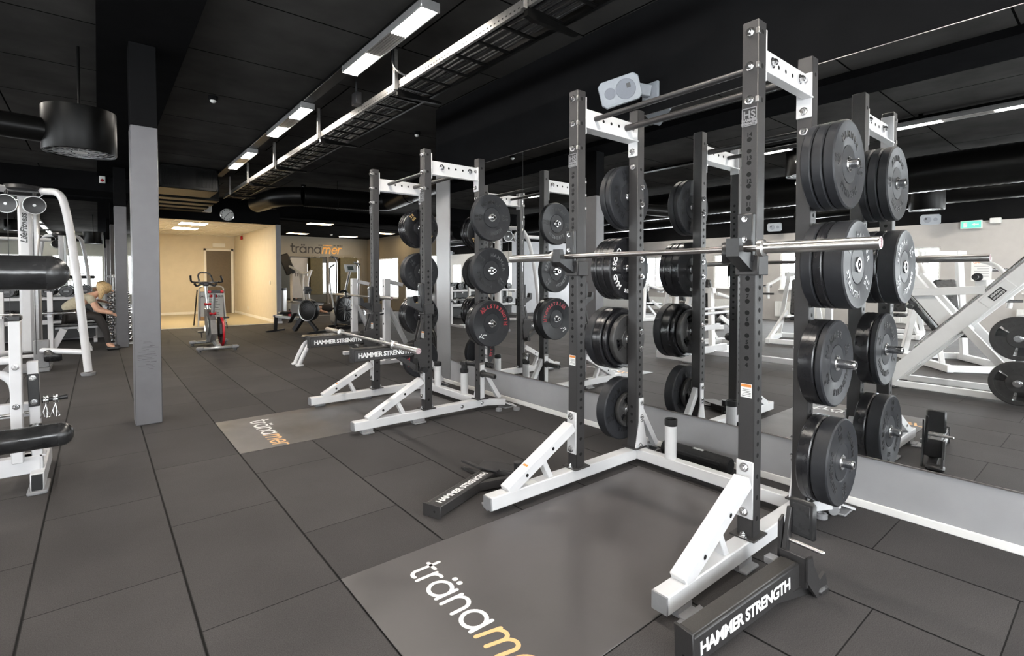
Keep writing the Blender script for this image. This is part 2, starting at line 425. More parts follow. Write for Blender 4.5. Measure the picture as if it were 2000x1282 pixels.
def struct(mb, name, mats, **k):
    o = mb.build(name, mats, **k); o['kind'] = 'structure'; return o
def dup(root, M, label=None, group=None, parent=None):
    c = root.copy(); C.objects.link(c)
    if parent is not None: c.parent = parent
    else: c.matrix_world = M; W[c.name] = M
    if label: c['label'] = label
    if group: c['group'] = group
    for ch in list(root.children): dup(ch, None, parent=c)
    return c
# ------------------------------------------------------------------ the room
def slab(mb, x0, x1, y0, y1, z0, z1, m=0, b=0): mb.box(x0, x1, y0, y1, z0, z1, b, m)
def holed_wall(axis, at, thick, a0, a1, z0, z1, split, holes, mats, name):
    """wall plane along `axis` ('x': runs along y at x=at; 'y': runs along x at y=at) with rectangular openings, paint split at height"""
    mb = MB()
    zs = sorted(set([z0, z1, split] + [h[2] for h in holes] + [h[3] for h in holes]))
    As = sorted(set([a0, a1] + [h[0] for h in holes] + [h[1] for h in holes]))
    for i in range(len(As) - 1):
        for j in range(len(zs) - 1):
            ca, cz = (As[i] + As[i + 1]) / 2, (zs[j] + zs[j + 1]) / 2
            if any(h[0] < ca < h[1] and h[2] < cz < h[3] for h in holes): continue
            m = 1 if cz > split else 0
            if axis == 'x': mb.box(at, at + thick, As[i], As[i + 1], zs[j], zs[j + 1], 0, m)
            else: mb.box(As[i], As[i + 1], at, at + thick, zs[j], zs[j + 1], 0, m)
    return struct(mb, name, mats, smooth=False)
WN = [0]
def window(axis, at, out, a0, a1, z0, z1, mull=1):
    """window frame with mullions; beyond it the daylight"""
    WN[0] += 1
    fr = MB(); t = 0.05
    def bx(mb, p0, p1, q0, q1, d0, d1, m=0):
        if axis == 'x': mb.box(min(at + d0, at + d1), max(at + d0, at + d1), p0, p1, q0, q1, 0.004, m)
        else: mb.box(p0, p1, min(at + d0, at + d1), max(at + d0, at + d1), q0, q1, 0.004, m)
    s = out
    for (p0, p1, q0, q1) in ((a0, a1, z1 - t, z1), (a0, a1, z0, z0 + t), (a0, a0 + t, z0 + t, z1 - t), (a1 - t, a1, z0 + t, z1 - t)): bx(fr, p0, p1, q0, q1, s * 0.02, s * 0.10)
    for k in range(mull):
        c = a0 + (a1 - a0) * (k + 1) / (mull + 1); bx(fr, c - 0.03, c + 0.03, z0 + t, z1 - t, s * 0.02, s * 0.10)
    bx(fr, a0 - 0.03, a1 + 0.03, z0 - 0.035, z0 - 0.001, -s * 0.06, s * 0.02)
    w = struct(fr, 'window_%d' % WN[0], TRIMW)
    g = MB(); bx(g, a0 + t, a1 - t, z0 + t, z1 - t, s * 0.07, s * 0.085)
    g.build('pane', DAYS if at == XL else DAYL if at == XR else DAYM, w)
    return w

XM, YB, XL, XR, ZC, ZP = 3.42, -3.0, -9.7, 9.35, 3.5, 2.70
f = MB(); f.box(XL - .2, XR + .2, YB - .2, 22.0, -0.1, 0.0); struct(f, 'floor', FLOORM, smooth=False)
f = MB(); f.box(1.0, 4.0, 15.74, 21.5, 0.0, 0.006); struct(f, 'floor_entrance', LINO, smooth=False)
f = MB(); f.box(1.0, 4.0, 15.69, 15.74, 0.0, 0.012, .003); struct(f, 'trim_1', TRIMW)
f = MB()
f.box(XL - .2, XR + .2, YB - .2, 17.4, ZC, ZC + .1); struct(f, 'ceiling', CEILM, smooth=False)
f = MB(); f.box(1.0, 4.12, 15.7, 21.7, 2.86, 2.9); struct(f, 'ceiling_entrance', BROOF, smooth=False)
f = MB()
for k in range(1, 10): f.box(1.0, 4.0, 15.9 + .6 * k, 15.912 + .6 * k, 2.852, 2.862)
for k in range(1, 5): f.box(1.0 + .6 * k, 1.012 + .6 * k, 15.75, 21.5, 2.852, 2.862)
struct(f, 'ceiling_entrance_grid', WPLAS, smooth=False)
f = MB(); f.box(4.0, XR + .2, 15.7, 22.0, 3.03, 3.08); struct(f, 'ceiling_studio', CEIL, smooth=False)

SBEI = mat('studio_wall_paint', (0.27, 0.245, 0.20), 0.65, var=.03, vscale=5)
# the wall that carries the big mirror, grey below and black above the paint line
f = MB(); f.box(XM, XM + .18, YB, 5.75, 0, 2.637, 0, 0); f.box(XM, XM + .18, YB, 5.75, 2.637, ZC, 0, 1)
struct(f, 'wall_right', [GWALL, BPAINT], smooth=False)
f = MB(); f.box(XM - .014, XM - .001, YB, 5.75, 0.0, 0.046, 0.004); struct(f, 'baseboard_right', TRIMW)
f = MB(); f.box(XM - .006, XM - .001, 5.42, 5.74, 0.05, 2.66, 0.001); struct(f, 'trim_2', mat('satin_steel_sheet', (0.52, 0.52, 0.53), 0.34, 0.85, var=0.05, vscale=3, rvar=0.05))
f = MB(); f.box(XM + .18, XR, 5.60, 5.75, 0, ZC); struct(f, 'wall_return', GWALL, smooth=False)
holed_wall('x', XR, .2, 5.75, 22.0, 0, 3.5, 3.5, [(12.2, 14.6, .5, 2.15), (15.6, 18.1, .5, 2.15), (18.7, 20.6, .5, 2.15)], [SBEI, BPAINT], 'wall_studio_right')
for a in ((12.2, 14.6), (15.6, 18.1), (18.7, 20.6)): window('x', XR, 1, a[0], a[1], .5, 2.15, 2)
f = MB(); f.box(4.0, XR, 21.7, 21.9, 0, 3.1); struct(f, 'wall_studio_back', SBEI, smooth=False)
f = MB(); f.prism([(4.0, 15.7, 3.03), (XR, 17.2, 3.03), (XR, 17.2, 3.5), (4.0, 15.7, 3.5)], (-.05, .15, 0)); struct(f, 'beam_studio', BPAINT, smooth=False)

# entrance alcove
f = MB(); f.box(4.0, 4.12, 15.7, 21.7, 0, 2.86, 0, 0); f.box(1.0, 4.12, 21.5, 21.7, 0, 2.9, 0, 0); f.box(.9, 1.0, 15.7, 21.7, 0, 2.9, 0, 0)
struct(f, 'wall_entrance', BEIGE, smooth=False)
f = MB(); f.box(3.995, 4.125, 15.66, 15.72, 0, 2.86, .004); struct(f, 'trim_3', GWALL)
f = MB(); f.box(.7, 4.12, 15.68, 15.86, 2.86, ZC); struct(f, 'wall_front_upper', BPAINT, smooth=False)
f = MB(); f.box(1.0, 3.02, 21.485, 21.5, 0.006, .10, .003); f.box(3.985, 4.0, 15.74, 21.5, 0.006, .09, .003); f.box(3.99, 4.14, 15.645, 15.66, 0, .06, .003); struct(f, 'baseboard_entrance', TRIMW)
f = MB(); f.box(3.08, 3.88, 21.46, 21.49, 0.01, 2.32, .003)
d = struct(f, 'door_1', DOORB)
f = MB(); f.box(3.0, 3.08, 21.45, 21.5, 0.006, 2.40, .004); f.box(3.88, 3.96, 21.45, 21.5, 0.006, 2.40, .004); f.box(3.0, 3.96, 21.45, 21.5, 2.32, 2.40, .004); f.build('frame', TRIMW, d)
f = MB(); f.cyl((3.16, 21.46, 1.05), (3.16, 21.41, 1.05), .012); f.cyl((3.16, 21.41, 1.05), (3.28, 21.41, 1.05), .011); f.build('handle', STL, d)

# left half: paint-split long wall with windows, wall behind the camera, dumbbell wall
lw = [(-2.2, -.6, .98, 2.12), (.2, 1.6, .98, 2.12), (3.1, 4.0, .98, 2.12), (5.7, 7.0, .98, 2.12), (8.2, 9.2, .98, 2.12), (10.9, 12.3, .98, 2.12), (12.8, 14.0, .98, 2.12)]  # first windows, at the camera end, are unseen and added for their light
LW = mat('light_wall_paint', (0.44, 0.42, 0.40), 0.6, var=0.03, vscale=6)
holed_wall('x', XL - .2, .2, YB, 14.7, 0, ZC, ZP, lw, [LW, BPAINT], 'wall_left')
for h in lw: window('x', XL, -1, *h, 1)
bw = [(-8.6, -6.2, .9, 2.4), (-5.4, -2.4, .9, 2.4), (-1.65, .2, .9, 2.4), (1.16, 2.7, .5, 2.45)]
holed_wall('y', YB - .2, .2, XL - .2, XM + .18, 0, ZC, ZC, bw, [GREEN_G, BPAINT], 'wall_back')
for h in bw: window('y', YB, -1, *h, 2 if h[1] - h[0] > 1.6 else 1)
f = MB(); f.box(XL - .2, .9, 14.52, 14.72, 0, ZP, 0, 0); f.box(XL - .2, .9, 14.52, 14.72, ZP, ZC, 0, 1); f.box(.7, .9, 14.52, 15.86, 0, ZC, 0, 1)
struct(f, 'wall_front', [GWALL, BPAINT], smooth=False)
f = MB(); f.box(-9.0, .55, 13.5, 14.5, 3.12, ZC); struct(f, 'beam_front', BPAINT, smooth=False)
f = MB(); f.box(.02, .67, YB, 14.5, 3.42, ZC); struct(f, 'beam_long', BPAINT, smooth=False)

# columns
def column(n, x0, x1, y0, y1):
    f = MB(); f.box(x0, x1, y0, y1, 0, 2.69, .006, 0); f.box(x0, x1, y0, y1, 2.69, 3.42, .006, 1)
    for k in range(0):
        pass
    o = struct(f, n, [GCOL, BPAINT])
    return o
column('column_1', .24, .44, 5.63, 5.91)
column('column_2', .252, .44, 12.2, 12.45)
column('column_3', .24, .44, -1.1, -.85)
f = MB()
random.seed(3)
for k in range(14):
    z = .50 + random.random() * .30; x = .26 + random.random() * .10; l = .02 + random.random() * .05
    f.box(x, x + l, 5.6291, 5.6299, z, z + .0035)
for k in range(10):
    z = .42 + random.random() * .3; f.box(.25 + random.random() * .05, .31 + random.random() * .11, 5.6291, 5.6299, z, z + .0025)
struct(f, 'trim_4', mat('scuff_marks', (0.06, 0.06, 0.065), 0.6, var=.3, vscale=50))

# big mirror panels on the grey wall
def mirror(x0, x1, y0, y1, z0, z1, label):
    f = MB(); f.box(x0, x1, y0, y1, z0, z1, .0012)
    o = solo(f, 'wall_mirror', MIRR, label, 'mirror', 'frameless wall mirrors'); return o
mirror(3.411, 3.419, 4.008, 5.40, .306, 2.63, 'frameless mirror panel on the grey wall behind the farther rack')
mirror(3.411, 3.419, -1.6, 4.004, .306, 2.63, 'wide frameless mirror on the grey wall behind the closer rack')
mirror(-5.0, .60, 14.50, 14.515, .25, 3.08, 'tall mirror behind the rack of black dumbbells')
mirror(4.3, 9.1, 21.68, 21.695, .10, 2.2, 'long mirror below the sign on the studio back wall')
f = MB(); f.box(3.407, 3.419, -1.6, 5.40, .298, .306, .001); f.box(3.410, 3.419, -1.6, 5.40, 2.63, 2.6335, .0005); struct(f, 'trim_5', DSTL)

# ------------------------------------------------------------------ ceiling equipment
def luminaire(x, y0, label, grp='ceiling strip luminaires'):
    t = thing('strip_luminaire', label, 'ceiling lamp', (x, y0, 3.36), 0, grp)
    f = MB(); f.box(x - .075, x + .075, y0, y0 + 1.56, 3.372, 3.4185, .004); f.box(x - .08, x - .068, y0, y0 + 1.56, 3.352, 3.40, .002); f.box(x + .068, x + .08, y0, y0 + 1.56, 3.352, 3.40, .002)
    f.box(x - .08, x + .08, y0 - .012, y0, 3.345, 3.4185, .003); f.box(x - .08, x + .08, y0 + 1.56, y0 + 1.572, 3.345, 3.4185, .003)
    f.build('housing', SILV, t)
    for a in (0.0, 1.03):
        f = MB(); f.box(x - .067, x + .067, y0 + a + .005, y0 + a + .525, 3.356, 3.371, .002); f.build('lit_diffuser', TUBE, t)
    f = MB(); f.box(x - .067, x + .067, y0 + .53, y0 + 1.03, 3.358, 3.371, .002)
    for k in range(5): f.box(x - .055 + .024 * k, x - .049 + .024 * k, y0 + .53, y0 + 1.03, 3.353, 3.358)
    f.build('reflector', STL, t)
    return t
def track(x, y0, y1, label):
    f = MB(); f.box(x - .06, x + .06, y0, y1, 3.42, 3.46, .003)
    for k in range(int((y1 - y0) / 1.4) + 1): f.box(x - .02, x + .02, y0 + .2 + 1.4 * k, y0 + .25 + 1.4 * k, 3.45, 3.5)
    solo(f, 'lighting_track', DUCT, label, 'lighting track', 'lighting tracks')
track(1.97, -2.6, 12.0, 'black lighting track above the cable ladder')
track(-1.65, -2.6, 12.0, 'black lighting track reflected above the leg press')
track(-5.1, -2.6, 12.0, 'black lighting track beyond the big round duct')
track(-8.6, -2.6, 12.0, 'black lighting track along the window wall')
for y0, nm in ((3.39, 'strip luminaire closest to the big rack'), (6.27, 'strip luminaire above the grey column'), (9.05, 'strip luminaire beside the air handling box')):
    luminaire(1.97, y0, nm + ' on the black ceiling')
for y0 in (.5, -2.3): luminaire(1.97, y0, 'strip luminaire on the black ceiling behind the camera')
for x in (-1.65, -5.1, -8.6):
    for y0 in (-2.3, .58, 3.46, 6.34, 9.2): luminaire(x, y0, 'strip luminaire seen only in the wall mirrors')

LZ = 3.14
t = thing('cable_ladder', 'perforated steel cable ladder hung below the ceiling', 'cable ladder', (2.44, 1.9, LZ))
for x in (2.25, 2.63):
    f = MB(); f.box(x - .006, x + .006, 1.9, 13.2, LZ, LZ + .07, .001); f.box(x - .006 - (.014 if x > 2.4 else 0), x + .006 + (.014 if x < 2.4 else 0), 1.9, 13.2, LZ - .002, LZ + .002)
    if x < 2.4:
        for k in range(int(11.2 / .045)): f.box(x - .0066, x - .006, 1.95 + .045 * k, 1.967 + .045 * k, LZ + .018, LZ + .028, 0, 1)
    f.build('side_rail', [GALV if x < 2.4 else DUCT, HOLE], t)
for k in range(37):
    f = MB(); f.box(2.256, 2.624, 2.0 + .305 * k, 2.026 + .305 * k, LZ + .004, LZ + .022, .002); f.build('rung', DUCT, t)
for y in (2.6, 4.48, 6.65, 8.75, 10.6, 12.3):
    f = MB(); f.box(2.205, 2.24, y - .02, y + .02, LZ - .02, 3.5, .002, 0)
    for k in range(6): f.box(2.2045, 2.2052, y - .006, y + .006, LZ + .03 + .05 * k, LZ + .06 + .05 * k, 0, 1)
    f.build('hanger', [GALV, HOLE], t)
    f = MB(); f.prism([(2.24, y - .02, LZ - .006), (2.72, y - .02, LZ - .035), (2.72, y - .02, LZ - .055), (2.29, y - .02, LZ - .075), (2.24, y - .02, LZ - .06)], (0, .04, 0)); f.build('bracket_arm', DUCT, t)
random.seed(5)
f = MB()
for k in range(7):
    x = 2.31 + .042 * k; pts = [(x + random.uniform(-.02, .02), 1.9 + .6 * j, LZ + .036 + random.uniform(0, .012)) for j in range(19)]
    f.tube(pts, .008 + .003 * random.random(), 8, 0, .25)
f.build('cable_bundle', PLAS, t)
for y0 in (2.55, 4.42):
    f = MB(); f.tube([(2.36, y0 - .15, LZ + .04), (2.22, y0 - .1, LZ + .07), (2.17, y0, LZ + .16), (2.16, y0, 3.49)], .012, 8, 0, .1); f.build('hanging_cable', PLAS, t)
f = MB(); f.box(2.17, 2.235, 5.3, 5.42, LZ + .06, LZ + .19, .004); f.tube([(2.2, 5.36, LZ + .19), (2.2, 5.36, 3.5)], .01); solo(f, 'junction_box', PLAS, 'small black junction box above the cable ladder', 'junction box')

f = MB()
def ring_tube(f, p0, p1, r, step, dr):
    p0 = Vector(p0); p1 = Vector(p1); n = int((p1 - p0).length / step); pts = [p0 + (p1 - p0) * (i / n) for i in range(n + 1)]
    f.tube(pts, r, 28, 0, 0, True, [r + (dr if i % 2 else 0) for i in range(n + 1)])
t = thing('ventilation_duct', 'large black ventilation duct with ribbed middle below the ceiling', 'duct', (4.0, 11.4, 2.9))
f.tube([(2.93, 13.1, 3.08), (3.08, 11.75, 3.09), (3.5, 11.47, 3.1)], .205, 28, 0, .35); f.build('elbow_pipe', DUCT, t)
f = MB(); ring_tube(f, (3.5, 11.47, 3.1), (5.0, 11.22, 3.1), .213, .022, .007); f.build('ribbed_pipe', DUCT, t)
f = MB(); f.tube([(5.0, 11.22, 3.1), (5.3, 11.0, 3.1), (4.75, 7.6, 3.1), (4.6, 5.95, 3.1)], .205, 28, 0, .3); f.build('long_pipe', DUCT, t)
for (x, y) in ((3.08, 12.2), (4.2, 11.36), (5.05, 9.5), (4.72, 7.2)):
    f = MB(); f.cyl((x, y, 3.28), (x, y, 3.5), .006, n=8); f.lathe([(.222, -.012), (.222, .012), (.206, .012), (.206, -.012)], (x, y, 3.09), (1, -.15, 0) if y > 11 and y < 12 else (-.1, 1, 0), 28, True); f.build('hanger_strap', GALV if False else DUCT, t)
f = MB(); ring_tube(f, (-4.0, -2.8, 3.08), (-4.0, 12.5, 3.08), .30, .05, .008)
solo(f, 'round_duct', DUCT, 'long thick round black duct seen in the mirror', 'duct')
f = MB(); ring_tube(f, (-6.9, -2.8, 3.1), (-6.9, 12.5, 3.1), .22, .06, .006)
solo(f, 'round_duct', DUCT, 'thinner round black duct closer to the window wall', 'duct')

def drum(x, y, z, label, pipe):
    t = thing('drum_air_diffuser', label, 'air diffuser', (x, y, z), 0, 'drum air diffusers')
    f = MB(); f.lathe([(.27, 0), (.275, .01), (.275, .40), (.262, .40), (.262, .02), (.27, 0)], (x, y, z), (0, 0, 1), 40); f.disc((x, y, z + .39), (0, 0, 1), .27, 40); f.tube([(x, y, z + .4), (x, y, 3.5)], .012, 8)
    f.build('drum', DUCT, t)
    f = MB()
    for r in (.26, .20, .14, .08): f.lathe([(r, .01), (r - .004, .01), (r - .004, .016), (r, .016)], (x, y, z), (0, 0, 1), 36, True)
    for k in range(18):
        a = 2 * PI * k / 18; c, s = math.cos(a), math.sin(a); a2 = a + .18
        f.beam((x + .07 * c, y + .07 * s, z + .014), (x + .262 * math.cos(a2), y + .262 * math.sin(a2), z + .014), .003, .006, 0)
    f.disc((x, y, z + .012), (0, 0, -1), .06, 16)
    f.build('grille', SILV, t)
    if pipe:
        f = MB(); f.tube([(x + pipe[0] * .25, y + pipe[1] * .25, z + .17), (x + pipe[0] * 2.5, y + pipe[1] * 2.5, z + .17)], .11, 20); f.build('supply_pipe', DUCT, t)
drum(-.11, 6.3, 2.50, 'black drum air diffuser with a pipe, beside the grey column', (-1, -.15))
drum(-2.3, 3.5, 3.02, 'black drum air diffuser reflected above the closer bench press', None)
drum(-5.3, 2.5, 2.60, 'black drum air diffuser reflected above the leg press', (-.2, 1))
drum(-3.1, 12.6, 2.6, 'black drum air diffuser over the dumbbell area', None)

def sensor(x, y, label):
    t = thing('motion_sensor', label, 'sensor', (x, y, 3.42), 0, 'ceiling motion sensors')
    f = MB(); f.lathe([(0, 0.08), (.05, .08), (.05, .045), (.042, .03), (0, .03)], (x, y, 3.42), (0, 0, 1), 20); f.build('base', BPAINT, t)
    f = MB(); f.ball((x, y, 3.45), .034, .034, .03); f.build('lens', WPLAS, t)
sensor(1.10, 7.0, 'white domed motion sensor on the dark ceiling beside the column')
sensor(3.70, 6.77, 'white domed motion sensor above the farther rack')
sensor(3.04, 10.1, 'white domed sensor close to the cable ladder')
sensor(3.75, 12.3, 'white disc sensor above the ribbed duct')

# air handling box and slats in front of the entrance
t = thing('air_handling_unit', 'black box shaped air handling unit with ribbed front', 'air conditioner', (1.45, 11.6, 3.04))
f = MB(); f.box(.90, 1.89, 11.6, 12.6, 3.04, 3.49, .008); f.build('casing', DUCT, t)
for x0 in (.97, 1.52):
    f = MB()
    for k in range(14): f.box(x0 + .021 * k, x0 + .021 * k + .010, 11.592, 11.602, 3.10, 3.42, .002)
    f.build('front_grille', DUCT, t)
f = MB(); f.box(.93, 1.87, 11.585, 11.6, 3.05, 3.075, .002); f.box(.93, 1.87, 11.585, 11.6, 3.455, 3.48, .002); f.box(.93, .955, 11.585, 11.6, 3.05, 3.48, .002); f.box(1.845, 1.87, 11.585, 11.6, 3.05, 3.48, .002); f.build('front_frame', DUCT, t)
for k, y in enumerate((12.9, 13.6, 14.3, 15.0)):
    f = MB(); f.box(.75, 2.12, y, y + .38, 3.03, 3.09, .006); f.box(.75, 2.12, y + .02, y + .06, 3.09, 3.5, .004)
    solo(f, 'ceiling_baffle', DUCT, ('black horizontal baffle %s between the air unit and the entrance' % ('closest to the unit', 'second from the unit', 'third from the unit', 'closest to the entrance')[k]), 'baffle', 'ceiling baffles')
t = thing('wall_clock', 'round white wall clock with silver rim above the entrance', 'clock', (2.75, 15.68, 2.88))
f = MB(); f.lathe([(.165, 0), (.175, .01), (.175, .035), (.16, .045), (.155, .03), (.155, 0)], (2.75, 15.68, 3.045), (0, -1, 0), 40, True); f.build('rim', CHR, t)
f = MB(); f.lathe([(0, .025, 0), (.157, .025, 0), (.157, .0, 0)], (2.75, 15.68, 3.045), (0, -1, 0), 40)
for k in range(12):
    a = 2 * PI * k / 12; l = .012
    f.beam((2.75 + .115 * math.sin(a), 15.652, 3.045 + .115 * math.cos(a)), (2.75 + .14 * math.sin(a), 15.652, 3.045 + .14 * math.cos(a)), .018, .003, 0, 1, (0, 1, 0))
f.build('dial', [PAPER, PLAS], t)
for a, l, w in ((.85, .10, .012), (3.75, .125, .009)):
    f = MB(); f.beam((2.75, 15.648, 3.045), (2.75 + l * math.sin(a), 15.648, 3.045 + l * math.cos(a)), w, .003, 0, 0, (0, 1, 0)); f.build('hand', PLAS, t)
f = MB(); f.box(2.12, 2.36, 15.45, 15.6, 3.06, 3.30, .01); f.beam((2.24, 15.6, 3.16), (2.24, 15.68, 3.16), .04, .04)
solo(f, 'wall_bracket', WPLAS, 'white angular fixture beside the clock, partly behind the baffles', 'fixture')

def panel(x, y, z, sx, sy, label, m=WTUBE):
    t = thing('ceiling_panel_lamp', label, 'ceiling lamp', (x, y, z - .02), 0, 'square ceiling lamps')
    f = MB(); f.box(x - sx / 2 - .02, x + sx / 2 + .02, y - sy / 2 - .02, y + sy / 2 + .02, z - .012, z - .001, .002); f.build('frame', TRIMW, t)
    f = MB(); f.box(x - sx / 2, x + sx / 2, y - sy / 2, y + sy / 2, z - .018, z - .013, .001); f.build('lit_panel', m, t)
panel(2.10, 16.75, 2.855, .62, .62, 'lit square panel in the entrance ceiling closest to the header')
panel(2.10, 18.5, 2.855, .62, .62, 'lit square panel deeper in the entrance ceiling')
panel(5.45, 16.25, 3.03, .70, .40, 'warm lit panel in the studio ceiling just behind the header', WTUBE2)
panel(5.95, 20.3, 3.03, .70, .40, 'warm lit panel in the studio ceiling over the treadmill', WTUBE2)
panel(8.05, 20.6, 3.03, .62, .40, 'warm lit panel in the studio ceiling close to the back corner', WTUBE2)
panel(8.55, 18.2, 3.03, .62, .40, 'warm lit panel in the studio ceiling by the window wall', WTUBE2)
f = MB(); f.lathe([(0, .06), (.05, .06), (.05, .02), (0, 0)], (7.1, 19.9, 2.97), (0, 0, 1), 16); solo(f, 'smoke_detector', WPLAS, 'small white smoke detector on the studio ceiling', 'detector')
f = MB(); f.box(3.94, 3.995, 20.0, 20.13, 2.68, 2.80, .008); solo(f, 'alarm_sounder', BRED, 'small red alarm sounder high on the beige side wall', 'alarm')
f = MB(); f.box(3.29, 3.70, 21.47, 21.5, 2.46, 2.60, .004); solo(f, 'door_sign', PAPER, 'blank pale sign above the brown entrance door', 'sign')
f = MB(); f.box(3.985, 4.0, 19.3, 19.38, .22, .34, .003); solo(f, 'power_socket', WPLAS, 'white power socket low on the beige side wall', 'socket')
f = MB(); f.box(3.985, 4.0, 16.35, 16.44, 1.12, 1.24, .003); solo(f, 'light_switch', WPLAS, 'white light switch on the beige side wall', 'switch')
f = MB(); f.box(.05, .15, 13.43, 13.5, 3.28, 3.42, .005, 0); f.ball((.10, 13.42, 3.33), .03, m=1); solo(f, 'alarm_beacon', [WPLAS, BRED], 'small white and red beacon on the dark beam', 'alarm')
# ------------------------------------------------------------------ bolts, rack, hooks, arms
_bolt = None
def bolt_mesh(r=.017, nm='bolt'):
    f = MB(); f.lathe([(0, .024), (r * .35, .024), (r * .42, .019), (r * .8, .019), (r * .86, .016), (r * .86, .006)], (0, 0, 0), (0, -1, 0), 6)
    f.lathe([(r * 1.25, .006), (r * 1.25, 0.0)], (0, 0, 0), (0, -1, 0), 16); f.lathe([(r * .8, .0065), (r * 1.25, .006)], (0, 0, 0), (0, -1, 0), 16)
    return f
def bolts(parent, spots, r=.017):
    """spots: (point, direction) in world; each a part sharing one mesh"""
    global _bolt
    for p, d in spots:
        d = Vector(d).normalized(); Mw = Vector((0, -1, 0)).rotation_difference(d).to_matrix().to_4x4(); Mw.translation = Vector(p)
        if _bolt is None:
            o = bolt_mesh().build('bolt', CHR, None, True); _bolt = o
        else:
            o = _bolt.copy(); C.objects.link(o)
        o.parent = parent; o.matrix_local = W[parent.name].inverted() @ Mw @ Matrix.Scale(r / .017, 4)
FY, LY, PW = 1.10, 2.224, .076
PEGZ = (.37, .885, 1.40, 1.915)
def rack(ox, oy, which, label, glossy_pegs):
    t = thing('power_rack', label, 'squat rack', (2.66 + ox, 1.70 + oy, 0), 0, 'half racks with plate storage')
    O = Vector((ox, oy, 0))
    def P(x, y, z): return (x + ox, y + oy, z)
    xf, xr = 2.345, 2.955
    for y, sgn in ((FY, -1), (LY, 1)):
        yc = y + PW / 2
        f = MB(); f.box(1.672 + ox, 3.06 + ox, y + oy, y + PW + oy, .034, .11, .005); bb = f.build('base_beam', WHT, t)
        f = MB(); f.box(1.664 + ox, 1.6725 + ox, y + oy + .001, y + PW + oy - .001, .035, .109, .003); f.build('end_cap', GPLAS, bb)
        yi0, yi1 = (y - .035, y + .05) if sgn < 0 else (y + PW - .02, y + PW + .035)
        for (fx0, fx1) in ((1.735, 1.835), (2.22, 2.34)):
            f = MB(); f.box(fx0 + ox, fx1 + ox, yi0 + oy, yi1 + oy, 0, .014, .004); f.box(fx0 + ox, fx1 + ox, max(yi0, y) + oy, min(yi1, y + PW) + oy, .013, .034); f.build('foot_pad', GPLAS, bb)
        if which == 'A':
            f = MB(); f.prism([P(1.70, yc + sgn * .05, 0), P(1.87, yc + sgn * .05, 0), P(1.84, yc + sgn * .145, 0.0), P(1.73, yc + sgn * .145, 0.0)], (0, 0, .008)); f.build('foot_tread', GPLAS, bb)
        # front brace with its gusset plate
        f = MB(); f.beam(P(1.80, yc, .105), P(2.325, yc, .385), .075, .062, .004)
        for q in ((1.93, .175), (2.14, .287)): f.disc(P(q[0], y - .0008, q[1]), (0, -1, 0), .011, 14, 1); f.disc(P(q[0], y + PW + .0008, q[1]), (0, 1, 0), .011, 14, 1)
        fb = f.build('front_brace', [WHT, HOLE], t)
        if sgn > 0:
            bd = V(.525, 0, .28).normalized(); bn = V(-bd.z, 0, bd.x); Mb = tm(V(*P(1.93, yc, .1745)) + bn * .0315, bd, (0, 1, 0)); Mb2 = tm(V(*P(1.93, yc, .1745)) + bn * .0315, (0, -1, 0), bd)
            f = MB(); f.box(-.02, .02, -.045, .03, 0, .0005, 0, 0, Mb2); f.box(-.02, .02, .03, .045, 0, .0006, 0, 1, Mb2); f.build('warning_sticker', [PAPER, WARNO], fb)
        f = MB(); f.beam(P(2.075, yc, .225), P(2.14, yc, .10), .05, .035, .003); f.build('strut', WHT, fb)
        f = MB(); f.box(2.336 + ox, 2.3445 + ox, y + oy - .002, y + PW + oy + .002, .205, .475, .003); gp = f.build('gusset_plate', WHT, fb)
        bolts(fb, [(P(2.336, yc, .445), (-1, 0, 0)), (P(2.336, yc, .235), (-1, 0, 0))])
        # uprights with holes and numbers
        for x0, nm in ((xf, 'front'), (xr, 'rear')):
            f = MB(); f.box(x0 + ox, x0 + PW + ox, y + oy, y + PW + oy, .11, 2.515, .004, 0)
            f.box(x0 - .03 + ox, x0 + PW + .03 + ox, y - .022 + oy, y + PW + .022 + oy, .11, .119, .002, 0)
            xc = x0 + PW / 2
            hx = [1.973 - .0535 * k for k in range(20)] if nm == 'front' else [.30 + .0535 * k for k in range(3)]
            hy = [.20, .30, .40] + [.50 + .0525 * k for k in range(18)] + ([2.153, 2.308, 2.463] if nm == 'front' else [1.46 + .0525 * k for k in range(9)] + [2.10, 2.42])
            for z in hx:
                f.disc(P(x0 - .0007, yc, z), (-1, 0, 0), .0112, 14, 1); f.disc(P(x0 + PW + .0007, yc, z), (1, 0, 0), .0112, 14, 1)
            for z in hy:
                f.disc(P(xc, y - .0007, z), (0, -1, 0), .0112, 14, 1); f.disc(P(xc, y + PW + .0007, z), (0, 1, 0), .0112, 14, 1)
            if nm == 'front':
                for i in range(11):
                    z = 1.973 - .107 * i + .0245
                    f.text(str(14 - i), tm(P(x0 - .0008, yc, z - .010), (0, -1, 0), (0, 0, 1)), 1, size=.026, weight=.001)
            U = f.build('upright', [BLK, HOLE], t)
            if nm == 'front': UF = U
        # rear foot, brace and tread plate on each side
        e = Vector(P(3.30, yc + sgn * .09, .0)); b0 = Vector(P(3.05, yc, .0))
        f = MB(); f.beam(b0 + V(-.05, 0, .075), e + V(-.06, 0, .06), .07, .06, .004); dirv = (e - b0).normalized(); sd = V(-dirv.y, dirv.x, 0)
        f.prism([e + dirv * -.12 + sd * .05 + V(0, 0, .085), e + dirv * .06 + sd * .05 + V(0, 0, .012), e + dirv * .06 - sd * .05 + V(0, 0, .012), e + dirv * -.12 - sd * .05 + V(0, 0, .085)], (0, 0, -.012))
        rf = f.build('rear_foot', WHT, t)
